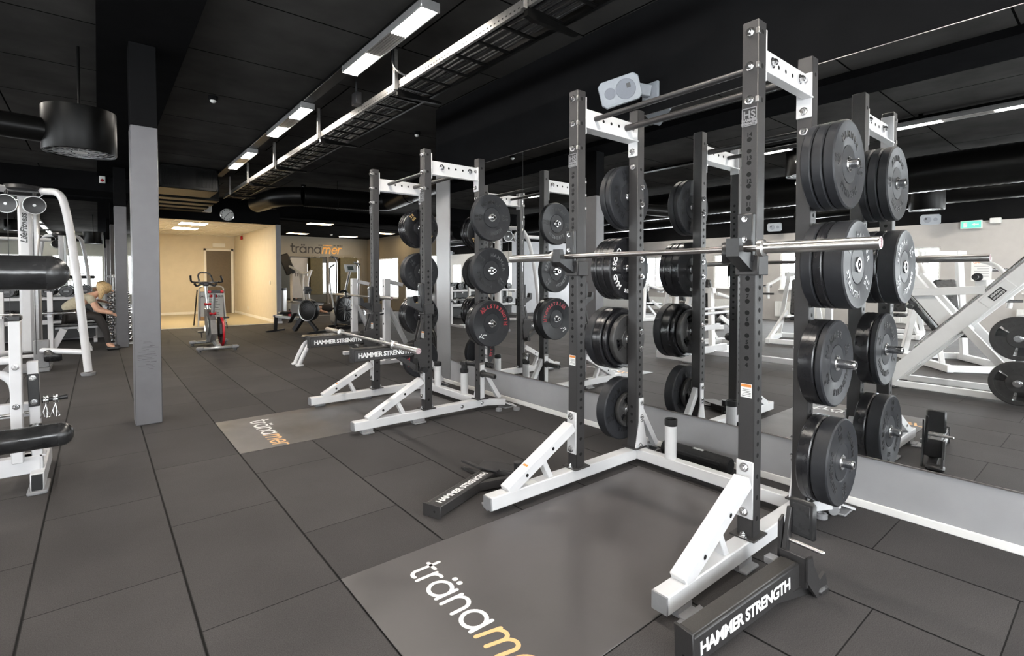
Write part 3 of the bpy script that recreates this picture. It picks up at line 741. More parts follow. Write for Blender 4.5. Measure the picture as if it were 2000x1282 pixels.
        f = MB(); M = tm(e + V(0, 0, .058) - dirv * .03, sd * (-sgn), dirv * .96 + V(0, 0, -.55)); f.prism([M @ V(-.036, -.042, .002), M @ V(.036, -.042, .002), M @ V(.036, .042, .002), M @ V(-.036, .042, .002)], M.to_3x3() @ V(0, 0, .003))
        for q, zz in (('HS', .012), ('HAMMER', -.012), ('STRENGTH', -.028)): f.text(q, M @ Matrix.Translation(V(0, zz, .0056)), 1, size=.026 if q == 'HS' else .015, weight=.0008)
        f.build('badge', [PLAS, WLET], rf)
        f = MB(); f.box(e.x - .10, e.x + .06, e.y - .06, e.y + .06, 0, .012, .004); f.build('foot_pad', GPLAS, rf)
        f = MB(); f.box(xr + ox + .012, xr + PW + ox - .012, (y - .0085 if sgn < 0 else y + PW + .0005) + oy, (y - .0005 if sgn < 0 else y + PW + .0085) + oy, .12, .46, .003)
        yi = (y + PW if sgn < 0 else y) + oy
        f.prism([V(xr + ox - .012, yi - sgn * .001, .11), V(xr + PW + ox + .05, yi - sgn * .001, .11), V(xr + PW + ox, yi - sgn * .001, .30), V(xr + PW + ox, yi - sgn * .001, .47), V(xr + ox + .028, yi - sgn * .001, .47), V(xr + ox + .028, yi - sgn * .001, .30)], (0, -sgn * .008, 0))
        f.build('rear_gusset', WHT, t)
        f = MB(); f.beam(P(3.015, yc, .42), P(3.235, yc, .085), .045, .045, .003); f.build('rear_brace', WHT, t)
        bolts(U, [((xr + .05 + ox, yi - sgn * .009, .435), (0, -sgn, 0)), ((xr + .05 + ox, yi - sgn * .009, .335), (0, -sgn, 0)), ((xr + .035 + ox, yi - sgn * .009, .135), (0, -sgn, 0)), (P(2.99, y - .0005 if sgn < 0 else y + PW + .0005, .075), (0, sgn, 0)), (P(2.75, y - .0005 if sgn < 0 else y + PW + .0005, .075), (0, sgn, 0))], .014)
        bolts(UF, [(P(x + .038 + dx, yc, .119), (0, 0, 1)) for x in (xf,) for dx in (-.052, .052)], .016)
        # top channel and its bolts
        f = MB(); f.box(xf + PW + .001 + ox, xr - .001 + ox, yc - .004 + oy, yc + .004 + oy, 2.295, 2.425, .001, 0)
        f.box(xf + PW + .001 + ox, xr - .001 + ox, (yc - .045 if sgn < 0 else yc - .045) + oy, (yc + .004 if sgn < 0 else yc + .045) + oy, 2.288, 2.296, .001, 0)
        f.box(xf + PW + .0005 + ox, xf + PW + .009 + ox, y + oy - .001, y + PW + oy + .001, 2.25, 2.485, .003, 0); f.box(xr - .009 + ox, xr - .0005 + ox, y + oy - .001, y + PW + oy + .001, 2.19, 2.425, .003, 0)
        for k in range(3):
            for s2 in (-1, 1): f.disc(P(2.63 + .08 * k, yc + s2 * .0046, 2.375), (0, s2, 0), .011, 12, 1)
        tc = f.build('top_channel', [WHT, HOLE], t)
        bolts(UF, [(P(xf, yc, z), (-1, 0, 0)) for z in (2.463, 2.308, 2.153)])
        bolts(tc, [(P(xr - .009, yc, z), (-1, 0, 0)) for z in (2.385, 2.225)] + [(P(xr, yc, 2.12), (-1, 0, 0))])
        bolts(tc, [(P(x, yc - sgn * (-.005), 2.375), (0, sgn, 0)) for x in (2.55, 2.87)], .021)
        for k, z in enumerate((2.463, 2.308, 2.153)):
            f = MB(); f.box(xf - .001 + ox, xf + .02 + ox, y + oy - .0015, y + oy + .012, z - .013, z + .013, .001); f.build('nut_tab', STL, UF)
        # plate pegs on the outer side
        for k, z in enumerate(PEGZ):
            yo = y if sgn < 0 else y + PW
            f = MB(); f.lathe([(0, .212, 0), (.020, .212, 0), (.0245, .207, 0), (.0245, .012, 0), (.038, .012, 0), (.038, .0, 0)], P(xr + PW / 2, yo, z), (0, sgn, 0), 24); f.disc(P(xr + PW / 2, yo + sgn * .2125, z), (0, sgn, 0), .013, 16, 1)
            pg = f.build('plate_peg', [CHR if glossy_pegs(sgn, k) else BLK, HOLE], t)
            bolts(pg, [((xr + PW / 2 + .012 + ox, yi - sgn * .0005, z + dz), (0, -sgn, 0)) for dz in (-.06, .06)], .016)
            if k == 0:
                f = MB(); f.box(xr + .006 + ox, xr + PW - .006 + ox, (yo - .006 if sgn < 0 else yo) + oy, (yo if sgn < 0 else yo + .006) + oy, z - .11, z + .11, .002); f.build('peg_plate', GALV, pg)
        # badge and warning sticker on the front upright
        f = MB(); f.box(xf - .004 + ox, xf + ox, yc - .034 + oy, yc + .034 + oy, 2.035, 2.118, .002, 0)
        for q, zz, sz in (('HS', 2.072, .048), ('HAMMER', 2.056, .0175), ('STRENGTH', 2.041, .0145)): f.text(q, tm(P(xf - .0044, yc, zz), (0, -1, 0), (0, 0, 1)), 1, size=sz, weight=.0012)
        for (a, b, c2, d2) in ((-.034, .034, 2.114, 2.118), (-.034, .034, 2.035, 2.038), (-.034, -.031, 2.035, 2.118), (.031, .034, 2.035, 2.118)): f.box(xf - .0058 + ox, xf - .004 + ox, yc + a + oy, yc + b + oy, c2, d2, 0, 1)
        f.build('badge', [PLAS, GPLAS], UF)
        f = MB(); f.box(xf - .0012 + ox, xf - .0002 + ox, yc - .026 + oy, yc + .026 + oy, .773, .837, 0, 0); f.box(xf - .0016 + ox, xf - .0012 + ox, yc - .024 + oy, yc + .024 + oy, .822, .835, 0, 1)
        for k in range(5): f.box(xf - .0016 + ox, xf - .0012 + ox, yc - .022 + oy, yc + .021 - .004 * (k % 3) + oy, .780 + .0075 * k, .782 + .0075 * k, 0, 2)
        f.build('warning_sticker', [PAPER, WARNO, PLAS], UF)
    # across the rack
    f = MB(); f.box(2.965 + ox, 3.035 + ox, FY + PW + oy, LY + oy, .036, .109, .005); f.build('cross_member', WHT, t)
    for y in (1.43, 1.97):
        f = MB(); f.cyl(P(3.0, y, .108), P(3.0, y, .335), .039, n=24); bh = f.build('bar_holder', WHT, t)
        f = MB(); f.lathe([(.040, 0), (.043, .006), (.043, .045), (.036, .045), (.033, .0), (.033, -.1)], P(3.0, y, .33), (0, 0, 1), 24); f.disc(P(3.0, y, .30), (0, 0, 1), .034, 20); f.build('holder_collar', PLAS, bh)
    f = MB(); f.tube([P(2.55, FY + .03, 2.375), P(2.55, LY + .045, 2.375)], .0165, 20); f.build('pull_up_bar', BLK, t)
    f = MB(); f.tube([P(2.87, FY + .03, 2.375), P(2.87, LY + .045, 2.375)], .0215, 20); f.build('pull_up_bar', BLK, t)
    f = MB(); f.box(1.95 + ox, 2.02 + ox, LY + oy + .01, LY + oy + .05, .1101, .1108, 0, 0)
    f.build('sticker', PAPER, bb)
    return t
def pegsA(s, k): return True
def pegsB(s, k): return not (s < 0 and k == 0)
rack(0, 0, 'A', 'closer black and white half rack with a barbell across its hooks', pegsA)
rack(-.02, 3.02, 'B', 'farther black and white half rack with safety arms fitted', pegsB)

def j_hook(px, py, z, side, label):
    """px = front face of the upright, py = its centre; side = which way the upright's inner face looks"""
    t = thing('j_hook', label, 'j hook', (px, py, z), 0, 'rack j hooks')
    f = MB(); f.box(px - .034, px - .001, py - .036, py + .036, z + .06, z + .285, .006); f.build('back_plate', PLAS, t)
    f = MB(); f.prism([(px - .001, py - .03, z + .01), (px - .001, py - .03, z + .105), (px - .10, py - .03, z + .105), (px - .118, py - .03, z + .165), (px - .145, py - .03, z + .165), (px - .145, py - .03, z + .085)], (0, .06, 0)); f.build('hook_arm', PLAS, t)
    f = MB(); f.box(px - .014, px + .09, py - .054, py - .0395, z, z + .095, .004); f.box(px - .014, px + .09, py + .0395, py + .054, z, z + .095, .004); f.box(px - .015, px - .0015, py - .054, py + .054, z, z + .095, .004); f.build('wrap_box', BLK, t)
    bolts(t, [((px - .034, py, z + zz), (-1, 0, 0)) for zz in (.26, .165)], .011)
xfA, xfB = 2.345, 2.325
j_hook(xfA, FY + .038, 1.345, 1, 'black j hook under the bar on the camera-side upright of the closer rack')
j_hook(xfA, LY + .038, 1.345, -1, 'black j hook under the bar on the far upright of the closer rack')
j_hook(xfB, FY + 3.058, .995, 1, 'empty black j hook on the camera-side upright of the farther rack')
j_hook(xfB, LY + 3.058, .955, -1, 'empty black j hook on the far upright of the farther rack')

# safety arms, built along local +X from tip to bracket; local z = 0 is the underside of the beam
def spotter_arm(label, M, worn=False, far=False):
    t = thing('safety_arm', label, 'safety arm', (0, 0, 0), 0, 'rack safety arms'); t.matrix_world = M; W[t.name] = M
    k = dict(parent=t, local=True)
    f = MB(); f.box(.012, .60, -.031, .031, 0, .098, .005, 0)
    M2 = tm((.30, -.0316, .030), (1, 0, 0), (0, 0, 1)); f.text('HAMMER STRENGTH', M2, 1, size=.057, weight=.0022, spacing=.92)
    M2 = tm((.30, .0316, .030), (-1, 0, 0), (0, 0, 1)); f.text('HAMMER STRENGTH', M2, 1, size=.057, weight=.0022, spacing=.92)
    f.build('beam', [BLK, WLET], **k)
    f = MB(); f.box(0, .012, -.035, .035, -.006, .118, .002, 0); f.disc((-.0006, 0, .035), (-1, 0, 0), .007, 12, 1); f.build('end_plate', [BLK, HOLE], **k)
    f = MB(); f.box(.012, .585, -.029, .029, .098, .112, .003); f.build('wear_strip', WEAR, **k)
    f = MB()
    for s in (-1, 1):
        f.prism([(.57, s * .044 - .004, .13), (.69, s * .044 - .004, .16), (.72, s * .044 - .004, .05), (.70, s * .044 - .004, -.14), (.64, s * .044 - .004, -.16), (.60, s * .044 - .004, -.02), (.57, s * .044 - .004, -.02)], (0, .008, 0))
    f.box(.60, .608, -.044, .044, -.15, .13, .002)
    f.build('side_bracket', BLK, **k)
    f = MB(); f.prism([(.40, -.024, .0), (.47, -.024, 0), (.62, -.024, -.10), (.62, -.024, -.15)], (0, .048, 0)); f.build('diagonal_brace', BLK, **k)
    f = MB(); f.prism([(.60, -.03, .12), (.63, -.03, .12), (.68, -.03, .31), (.655, -.03, .32)], (0, .012, 0)); f.prism([(.60, .018, .12), (.63, .018, .12), (.68, .018, .31), (.655, .018, .32)], (0, .012, 0)); f.build('lever', BLK, **k)
    f = MB(); f.tube([(.655, -.10, -.13), (.655, .10, -.13)], .028, 16); f.box(.62, .68, -.06, .06, -.165, -.10, .02); f.build('lower_hook', PLAS, **k)
    return t
WEAR = mat('worn_black_plastic_strip', (0.035, 0.032, 0.030), 0.38, var=.25, vscale=260)
rotx = lambda a: Matrix.Rotation(a, 4, 'X')
spotter_arm('safety arm fitted to the camera-side upright of the farther rack', Matrix.Translation((xfB - .685, FY + 3.058, .622)))
spotter_arm('safety arm fitted to the far upright of the farther rack', Matrix.Translation((xfB - .685, LY + 3.058, .622)))

# arm lying by the closer rack's far foot: on its side, lettering upwards
Ma = Matrix.Translation((1.435, 2.392, .036)) @ Matrix.Rotation(math.radians(21), 4, 'Z') @ Matrix.Rotation(math.radians(-90), 4, 'X')
spotter_arm('safety arm lying on its side on the floor beside the white foot', Ma)
# arm in front: standing on tip and bracket, with pad and pin, seen large
def floor_arm(label, M):
    t = thing('safety_arm', label, 'safety arm', (0, 0, 0), 0, 'rack safety arms'); t.matrix_world = M; W[t.name] = M
    k = dict(parent=t, local=True)
    ang = math.atan2(.045, .70); R = Matrix.Rotation(-ang, 4, 'Y')
    f = MB(); f.box(.012, .70, -.033, .033, .006, .112, .006, 0, R); f.text('HAMMER STRENGTH', R @ tm((.335, -.0337, .036), (1, 0, 0), (0, 0, 1)), 1, size=.066, weight=.0026, spacing=.92)
    f.text('HAMMER STRENGTH', R @ tm((.335, .0337, .036), (-1, 0, 0), (0, 0, 1)), 1, size=.066, weight=.0026, spacing=.92)
    f.build('beam', [BLK, WLET], **k)
    f = MB(); f.box(0, .013, -.04, .04, 0.0, .135, .003, 0, R); f.add([R @ V(-.0006, .006 * math.cos(a), .035 + .006 * math.sin(a)) for a in [2 * PI * i / 10 for i in range(10)]], [list(range(10))], 1); f.build('end_plate', [BLK, HOLE], **k)
    f = MB(); f.box(.02, .67, -.031, .031, .112, .126, .003, 0, R); f.build('wear_strip', WEAR, **k)
    f = MB(); f.prism([(.690, .050, .30), (.722, .05, .32), (.738, .05, .15), (.775, .05, .06), (.80, .05, .0), (.745, .05, .0), (.715, .05, .05), (.690, .05, .10)], (0, .010, 0)); f.build('side_bracket', BLK, **k)
    f = MB(); f.prism([(.690, -.066, .185), (.728, -.066, .185), (.745, -.066, .14), (.79, -.066, .07), (.835, -.066, .09), (.855, -.066, .03), (.83, -.066, 0), (.77, -.066, .0), (.725, -.066, .05), (.69, -.066, .09)], (0, .013, 0)); f.box(.690, .703, -.062, .062, .06, .185, .003); f.build('side_bracket', BLK, **k)
    f = MB(); f.box(.730, .752, -.072, .038, .245, .405, .010); f.build('wear_pad', PLAS, **k)
    f = MB(); f.box(.728, .7305, -.052, .018, .265, .385, .001); f.build('pad_recess', VINYL, **k)
    f = MB(); f.beam((.712, .040, .16), (.738, .030, .36), .02, .035); f.build('pad_stem', BLK, **k)
    f = MB(); f.cyl((.725, .03, .222), (.725, -.105, .222), .0095); f.ball((.725, -.105, .222), .0095); f.build('locking_pin', STL, **k)
    f = MB(); f.prism([(.50, -.026, .045), (.60, -.026, .05), (.80, -.026, .03), (.80, -.026, 0.0), (.74, -.026, .0)], (0, .052, 0)); f.build('diagonal_brace', BLK, **k)
    f = MB(); f.box(.78, .86, -.075, .03, .0, .035, .012); f.build('lower_hook', BLK, **k)
    f = MB(); f.box(.62, .665, .036, .08, .13, .16, .003); f.build('stop_tab', GPLAS, **k)
    return t
floor_arm('safety arm standing on the floor in front of the closer rack, lettering towards the camera', Matrix.Translation((1.538, .950, .0)) @ Matrix.Rotation(math.radians(-5.8), 4, 'Z'))

# ------------------------------------------------------------------ barbells and collars
def barbell(label, M, L=2.2, mats=(DSTL, STL), group='olympic barbells'):
    """along local Y, centred"""
    t = thing('barbell', label, 'barbell', (0, 0, 0), 0, group); t.matrix_world = M; W[t.name] = M
    k = dict(parent=t, local=True); h = L / 2 - .445
    f = MB(); f.cyl((0, -h, 0), (0, h, 0), .0142, n=20)
    for s in (-1, 1):
        for (a, b) in ((.10, .27), (.29, .52)): f.cyl((0, s * a, 0), (0, s * b, 0), .0147, n=20)
    f.build('shaft', mats[0], **k)
    for s in (-1, 1):
        f = MB(); f.lathe([(.0142, -.012, 0), (.030, -.012, 0), (.0385, -.008, 0), (.0385, .010, 0), (.030, .014, 0), (.0252, .016, 0), (.0252, .436, 0), (.0235, .441, 0), (.020, .441, 1), (.020, .437, 1), (0, .437, 1)], (0, s * h, 0), (0, s, 0), 28)
        f.build('sleeve', [mats[1], RLAB], **k)
    return t
RLAB = mat('barbell_end_label', (0.55, 0.42, 0.44), 0.3, .4, var=.5, vscale=160)
barbell('barbell resting on the j hooks of the closer rack', Matrix.Translation((2.272, 1.697, 1.4655)))
barbell('barbell lying across the safety arms of the farther rack', Matrix.Translation((1.985, 4.68, .7492)) @ Matrix.Rotation(math.radians(-1.0), 4, 'Z'), mats=(STL, STL))

def lock_collar(M, label):
    t = thing('barbell_collar', label, 'barbell collar', (0, 0, 0), 0, 'locking barbell collars'); t.matrix_world = M; W[t.name] = M
    k = dict(parent=t, local=True)
    f = MB(); f.lathe([(.034, -.020), (.046, -.020), (.050, -.010), (.050, .010), (.046, .020), (.034, .020)], (0, 0, -.018), (0, 1, 0), 24, True); f.build('ring', PLAS, **k)
    f = MB(); f.box(.030, .062, -.018, .018, -.035, .012, .006); f.prism([(-.045, -.010, -.03), (-.012, -.010, -.062), (.055, -.010, -.055), (.06, -.01, -.03), (.02, -.010, -.045)], (0, .020, 0)); f.build('lever', PLAS, **k)
    f = MB(); f.box(.040, .066, -.021, .021, -.005, .02, .005); f.build('hinge', PLAS, **k)
lock_collar(Matrix.Translation((2.272, 1.205, 1.466)) @ Matrix.Rotation(.5, 4, 'Z'), 'black locking collar on the bar at the camera-side hook')
lock_collar(Matrix.Translation((2.272, 2.335, 1.466)) @ Matrix.Rotation(.5, 4, 'Z'), 'black locking collar on the bar at the far hook')

# ------------------------------------------------------------------ weight plates
def arc_text(f, body, s, r, mid, y, face, m, adv=.74, weight=0.0):
    n = len(body); step = s * adv / r
    wide = {'I': .55, 'M': 1.12, 'W': 1.15, ' ': .7, '1': .8}
    w = [wide.get(c, 1.0) for c in body]; tot = sum(w); a = -tot / 2
    for c, q in zip(body, w):
        ang = mid + (a + q / 2) * step; a += q
        if c == ' ': continue
        sx = 1 if face < 0 else -1
        up = (sx * math.sin(ang), 0, math.cos(ang)); rt = (sx * math.cos(ang), 0, -math.sin(ang))
        f.text(c, tm((sx * r * math.sin(ang), y, r * math.cos(ang)), rt, up), m, size=s, weight=weight, depth=.0012)
def arc_text_low(f, body, s, r, mid, y, face, m, adv=.74, weight=0.0):
    n = len(body); step = s * adv / r
    wide = {'I': .55, 'M': 1.12, ' ': .7, '1': .8}
    w = [wide.get(c, 1.0) for c in body]; tot = sum(w); a = -tot / 2
    for c, q in zip(body, w):
        ang = mid - (a + q / 2) * step; a += q
        if c == ' ': continue
        sx = 1 if face < 0 else -1
        up = (-sx * math.sin(ang), 0, -math.cos(ang)); rt = (-sx * math.cos(ang), 0, math.sin(ang))
        f.text(c, tm((sx * r * math.sin(ang), y, r * math.cos(ang)), rt, up), m, size=s, weight=weight, depth=.0012)
_PL = {}
def plate_data(kind, T, R, kg):
    """template thing (unlinked from view until copied): disc in local XZ, inner face y=0, outer face y=-T"""
    key = (kind, T, R, kg)
    if key in _PL: return _PL[key]
    f = MB(); lip = R * .955; mats = [RUB, ELET]
    if kind == 'iron':
        mats = [IRON, ELET]
        f.lathe([(R * .80, 0), (R * .97, 0), (R, -.006), (R, -T + .006), (R * .97, -T), (R * .80, -T)], (0, 0, 0), (0, 1, 0), 56, True)
        f.lathe([(.026, -.004), (R * .40, -.004), (R * .42, -.008), (R * .42, -T + .008), (R * .40, -T + .004), (.026, -T + .004)], (0, 0, 0), (0, 1, 0), 40, True)
        for k in range(3):
            a = 2 * PI * k / 3 + .5; f.sector(R * .38, R * .83, a - .72, a + .72, -T + .008, -.008, 10)
        for y, fc in ((-T + .0078, -1), (-.0078, 1)):
            arc_text(f, 'HAMMER', R * .16, R * .56, .5, y, fc, 1); arc_text(f, 'STRENGTH', R * .14, R * .56, .5 + 2 * PI / 3, y, fc, 1); arc_text(f, kg + ' KG', R * .16, R * .56, .5 + 4 * PI / 3, y, fc, 1)
    else:
        if kind in ('gloss', 'thor', 'cross', 'all'): mats = [RUBG if kind != 'all' else RUB, ELET]
        ch = .007
        f.lathe([(.026, -.006), (R * .42, -.006), (R * .43, -.010), (R * .46, -.005), (R * .90, -.005), (R * .93, -.001), (R - ch, 0), (R, -ch), (R, -T + ch), (R - ch, -T), (R * .93, -T + .001), (R * .90, -T + .005), (R * .46, -T + .005), (R * .43, -T + .010), (R * .42, -T + .006), (.026, -T + .006)], (0, 0, 0), (0, 1, 0), 64, True)
        if kind == 'gloss':   # grooved tread
            f.lathe([(R + .0015, -T * .42), (R + .0015, -T * .5), (R - .001, -T * .5), (R - .001, -T * .42)], (0, 0, 0), (0, 1, 0), 64, True)
        for y, fc in ((-T + .0048, -1), (-.0048, 1)):
            if kind == 'hammer':
                arc_text(f, 'HAMMER', R * .215, R * .60, 0, y, fc, 1, .76, .0012); arc_text_low(f, 'STRENGTH', R * .205, R * .74, PI, y, fc, 1, .72, .0012)
                for sd in (-1, 1): arc_text(f, kg, R * .19, R * .74, sd * PI / 2, y, fc, 1, .7, .001); arc_text(f, 'KG', R * .17, R * .56, sd * PI / 2, y, fc, 1, .7, .001)
            elif kind == 'all':
                mats = [RUB, RED, WLET]; arc_text(f, 'ALLSTRENGTH', R * .215, R * .67, .42, y, fc, 1, .74, .001)
                for mid in (-.72, 1.62): arc_text(f, kg, R * .13, R * .76, mid, y, fc, 1, .78, .001); arc_text(f, 'KG', R * .11, R * .64, mid, y, fc, 1, .78, .001)
                sx = 1 if fc < 0 else -1
                for q in range(3): f.beam((sx * (-R * .52 + .03 * q - .03), y, -R * .52 - .012 + .012 * q), (sx * (-R * .52 + .03 * q - .005), y, -R * .52 + .022 - .006 * q), .007, .001, 0, 2, (0, 1, 0))
                f.beam((sx * (-R * .66), y, -R * .50), (sx * (-R * .42), y, -R * .62), .006, .001, 0, 2, (0, 1, 0))
            elif kind == 'thor':
                mats = [RUBG, GOLD]; arc_text_low(f, 'THOR', R * .20, R * .76, PI * .78, y, fc, 1, .8, .001); arc_text(f, 'THOR', R * .20, R * .60, -PI * .35 + PI, y, fc, 1, .8, .001) if False else None
                arc_text(f, kg, R * .19, R * .76, -.75, y, fc, 1, .7, .001); arc_text(f, 'KG', R * .16, R * .58, -.75, y, fc, 1, .7, .001)
            elif kind == 'cross':
                mats = [RUBG, WLET]; arc_text_low(f, 'CROSS GYM', R * .25, R * .82, PI * 1.50, y, fc, 1, .70, .001)
                arc_text_low(f, kg + 'KG', R * .16, R * .78, PI * 1.02, y, fc, 1, .72, .001)
    g = MB(); g.lathe([(.0255, .002), (.036, .002), (.040, -.002), (.040, -.008), (.0255, -.008)], (0, 0, 0), (0, 1, 0), 28, True); g.lathe([(.0255, -T + .008), (.040, -T + .008), (.040, -T + .002), (.036, -T - .002), (.0255, -T - .002)], (0, 0, 0), (0, 1, 0), 28, True); g.lathe([(.0255, 0), (.0255, -T)], (0, 0, 0), (0, 1, 0), 28)
    _PL[key] = (f, mats, g)
    return _PL[key]
_PO = {}
def plate(kind, T, R, kg, M, label, group='weight plates on the rack pegs'):
    key = (kind, T, R, kg)
    if key not in _PO:
        f, mats, g = plate_data(*key)
        o = f.build('weight_plate', mats); h = g.build('bushing', CHR, o, True); _PO[key] = o
    else:
        src = _PO[key]; o = src.copy(); C.objects.link(o); h = src.children[0].copy(); C.objects.link(h); h.parent = o
    o.matrix_world = M
    return prop(o, label, 'weight plate', group)
KN = {'hammer': 'matte black bumper plate with raised lettering', 'gloss': 'plain glossy black bumper plate', 'all': 'black bumper plate with red lettering', 'thor': 'glossy black plate with gold lettering', 'cross': 'glossy black plate with white lettering', 'iron': 'dark plate with three grip holes'}
LV = ['lowest', 'second lowest', 'third', 'top']
def stack(rack_nm, ox, oy, side, lev, items, gap0=.014):
    """items from the post outwards: (kind, T, R, kg, turn)"""
    y = gap0; n = len(items)
    base = Vector((2.993 + ox, (FY if side < 0 else LY + PW) + oy, PEGZ[lev]))
    for i, (kind, T, R, kg, turn) in enumerate(items):
        Mz = Matrix.Identity(4) if side < 0 else Matrix.Rotation(PI, 4, 'Z')
        M = Matrix.Translation(base + V(0, side * y, -.0)) @ Mz @ Matrix.Rotation(turn, 4, 'Y')
        where = 'single plate' if n == 1 else ['innermost', 'second', 'third', 'fourth'][i] if i < n - 1 else 'outermost'
        plate(kind, T, R, kg, M, '%s, %s on %s %s peg of the %s rack' % (KN[kind].replace(' with raised lettering', '').replace('plain ', ''), where, LV[lev], 'camera-side' if side < 0 else 'far-side', rack_nm))
        y += T + .0035
R0 = .2275
stack('closer', 0, 0, -1, 3, [('hammer', .048, R0, '10', .4), ('hammer', .050, R0, '10', 1.2), ('hammer', .052, R0, '10', .05)], .014)
stack('closer', 0, 0, -1, 2, [('hammer', .055, R0, '15', 2.0), ('gloss', .045, R0, '10', 0), ('hammer', .09, R0, '25', .62)], .02)
stack('closer', 0, 0, -1, 1, [('gloss', .078, R0, '20', 0), ('hammer', .036, R0, '5', -.45)], .014)
stack('closer', 0, 0, -1, 0, [('gloss', .066, R0, '15', .3), ('hammer', .078, R0, '20', 1.35)], .014)
stack('closer', 0, 0, 1, 3, [('hammer', .045, R0, '10', 1.9), ('hammer', .050, R0, '10', 0)], .016)
stack('closer', 0, 0, 1, 2, [('cross', .060, R0, '20', 0), ('gloss', .060, R0, '20', .5), ('gloss', .050, R0, '15', .2)], .016)
stack('closer', 0, 0, 1, 1, [('iron', .042, .183, '20', .3), ('gloss', .035, R0 * .93, '10', 0), ('gloss', .078, R0, '20', 0), ('hammer', .07, R0, '20', 0)], .014)
stack('closer', 0, 0, 1, 0, [('iron', .034, .125, '5', .8), ('hammer', .085, R0, '25', .3)], .014)
stack('farther', -.02, 3.02, -1, 3, [('hammer', .055, R0, '10', -.05)], .12)
stack('farther', -.02, 3.02, -1, 2, [('hammer', .055, R0, '15', .75)], .11)
stack('farther', -.02, 3.02, -1, 1, [('gloss', .062, R0, '15', 0), ('all', .075, R0, '25', 0)], .03)
stack('farther', -.02, 3.02, 1, 3, [('thor', .052, R0, '20', 0), ('gloss', .05, R0, '20', 0), ('gloss', .045, R0, '15', 0)], .016)
stack('farther', -.02, 3.02, 1, 2, [('hammer', .060, R0, '15', 2.4), ('hammer', .060, R0, '15', 0)], .016)
stack('farther', -.02, 3.02, 1, 1, [('thor', .055, R0, '20', 2.5), ('gloss', .055, R0, '20', 0), ('gloss', .045, R0, '15', 0)], .016)
stack('farther', -.02, 3.02, 1, 0, [('all', .062, R0, '25', 1.2)], .03)

# ------------------------------------------------------------------ floor mats with the gym's lettering
_rz = 0
def ribbon(f, pts, w, z, m, closed=False):
    """flat stroke with round ends; pts 2D in the floor plane"""
    global _rz
    P = [Vector((p[0], p[1])) for p in pts]
    n = len(P)
    for i in range(n if closed else n - 1):
        a, b = P[i], P[(i + 1) % n]; d = (b - a)
        if d.length < 1e-7: continue
        d.normalize(); q = Vector((-d.y, d.x)) * (w / 2); _rz += 1; z += 1.2e-5
        f.add([(a + q).to_3d() + V(0, 0, z), (a - q).to_3d() + V(0, 0, z), (b - q).to_3d() + V(0, 0, z), (b + q).to_3d() + V(0, 0, z)], [(0, 1, 2, 3)], m)
    for p in P:
        z += 1.2e-5
        f.add([(p.x + w / 2 * math.cos(2 * PI * k / 14), p.y + w / 2 * math.sin(2 * PI * k / 14), z) for k in range(14)], [list(range(14))], m)
def arc(cx, cy, rx, ry, a0, a1, n=20): return [(cx + rx * math.cos(a0 + (a1 - a0) * i / n), cy + ry * math.sin(a0 + (a1 - a0) * i / n)) for i in range(n + 1)]
def logo_strokes():
    """unit: x-height 1; returns [(pts, colour index)]"""
    S = []; r = .5
    def bowl(x, c): S.append((arc(x + r, r, r, r, 0, 2 * PI, 30), c, 0))
    S.append(([(.12, 1.5), (.12, .32)] + arc(.40, .30, .28, .28, PI, PI * 1.62, 10), 0, 0)); S.append(([(-.12, 1.08), (.50, 1.08)], 0, 0))
    S.append(([(.78, 0), (.78, 1.0)], 0, 0)); S.append((arc(1.13, .62, .35, .38, PI, PI * .42, 10), 0, 0))
    bowl(1.42, 0); S.append(([(2.42, 0), (2.42, 1.0)], 0, 0))
    for dx in (1.74, 2.10): S.append((arc(dx, 1.36, .045, .045, 0, 2 * PI, 12), 0, 0))
    S.append(([(2.82, 0), (2.82, 1.0)], 0, 0)); S.append((arc(3.22, .58, .40, .42, PI, 0, 16) + [(3.62, 0)], 0, 0))
    bowl(3.92, 0); S.append(([(4.92, 0), (4.92, 1.0)], 0, 0))
    sh = lambda pts: [(x + .21 * y, y) for x, y in pts]
    S.append((sh([(5.26, 0), (5.26, 1.0)]), 1, 1)); S.append((sh(arc(5.58, .66, .32, .34, PI, 0, 12) + [(5.90, 0)]), 1, 1)); S.append((sh(arc(6.22, .66, .32, .34, PI, 0, 12) + [(6.54, 0)]), 1, 1))
    S.append((sh([(6.92, .52), (7.78, .52)] + arc(7.35, .50, .43, .5, .05, PI * 1.82, 24)), 1, 1))
    S.append((sh([(8.06, 0), (8.06, 1.0)]), 1, 1)); S.append((sh(arc(8.40, .62, .34, .36, PI, PI * .38, 10)), 1, 1))
    return S
def logo(f, x0, y0, h, w, z, mats=(1, 2)):
    """floor lettering read along -Y, tops towards +X"""
    for pts, c, it in logo_strokes(): ribbon(f, [(x0 + v * h, y0 - u * h) for u, v in pts], w, z + .0002 * c, mats[c])
for (y0, y1, x1, lab) in ((1.156, 2.186, 2.94, 'smooth grey platform mat with lettering under the closer rack'), (4.236, 5.296, 2.92, 'smooth grey platform mat with lettering under the farther rack')):
    f = MB(); f.box(.808, x1, y0, y1, .0002, .004, .0015, 0)
    logo(f, 1.062, 2.04 if y0 < 3 else 5.125, .1, .0185, .0043)
    o = f.build('platform_mat', [PLATM, WLET, OLET]); prop(o, lab, 'floor mat', 'platform mats'); rebase(o)

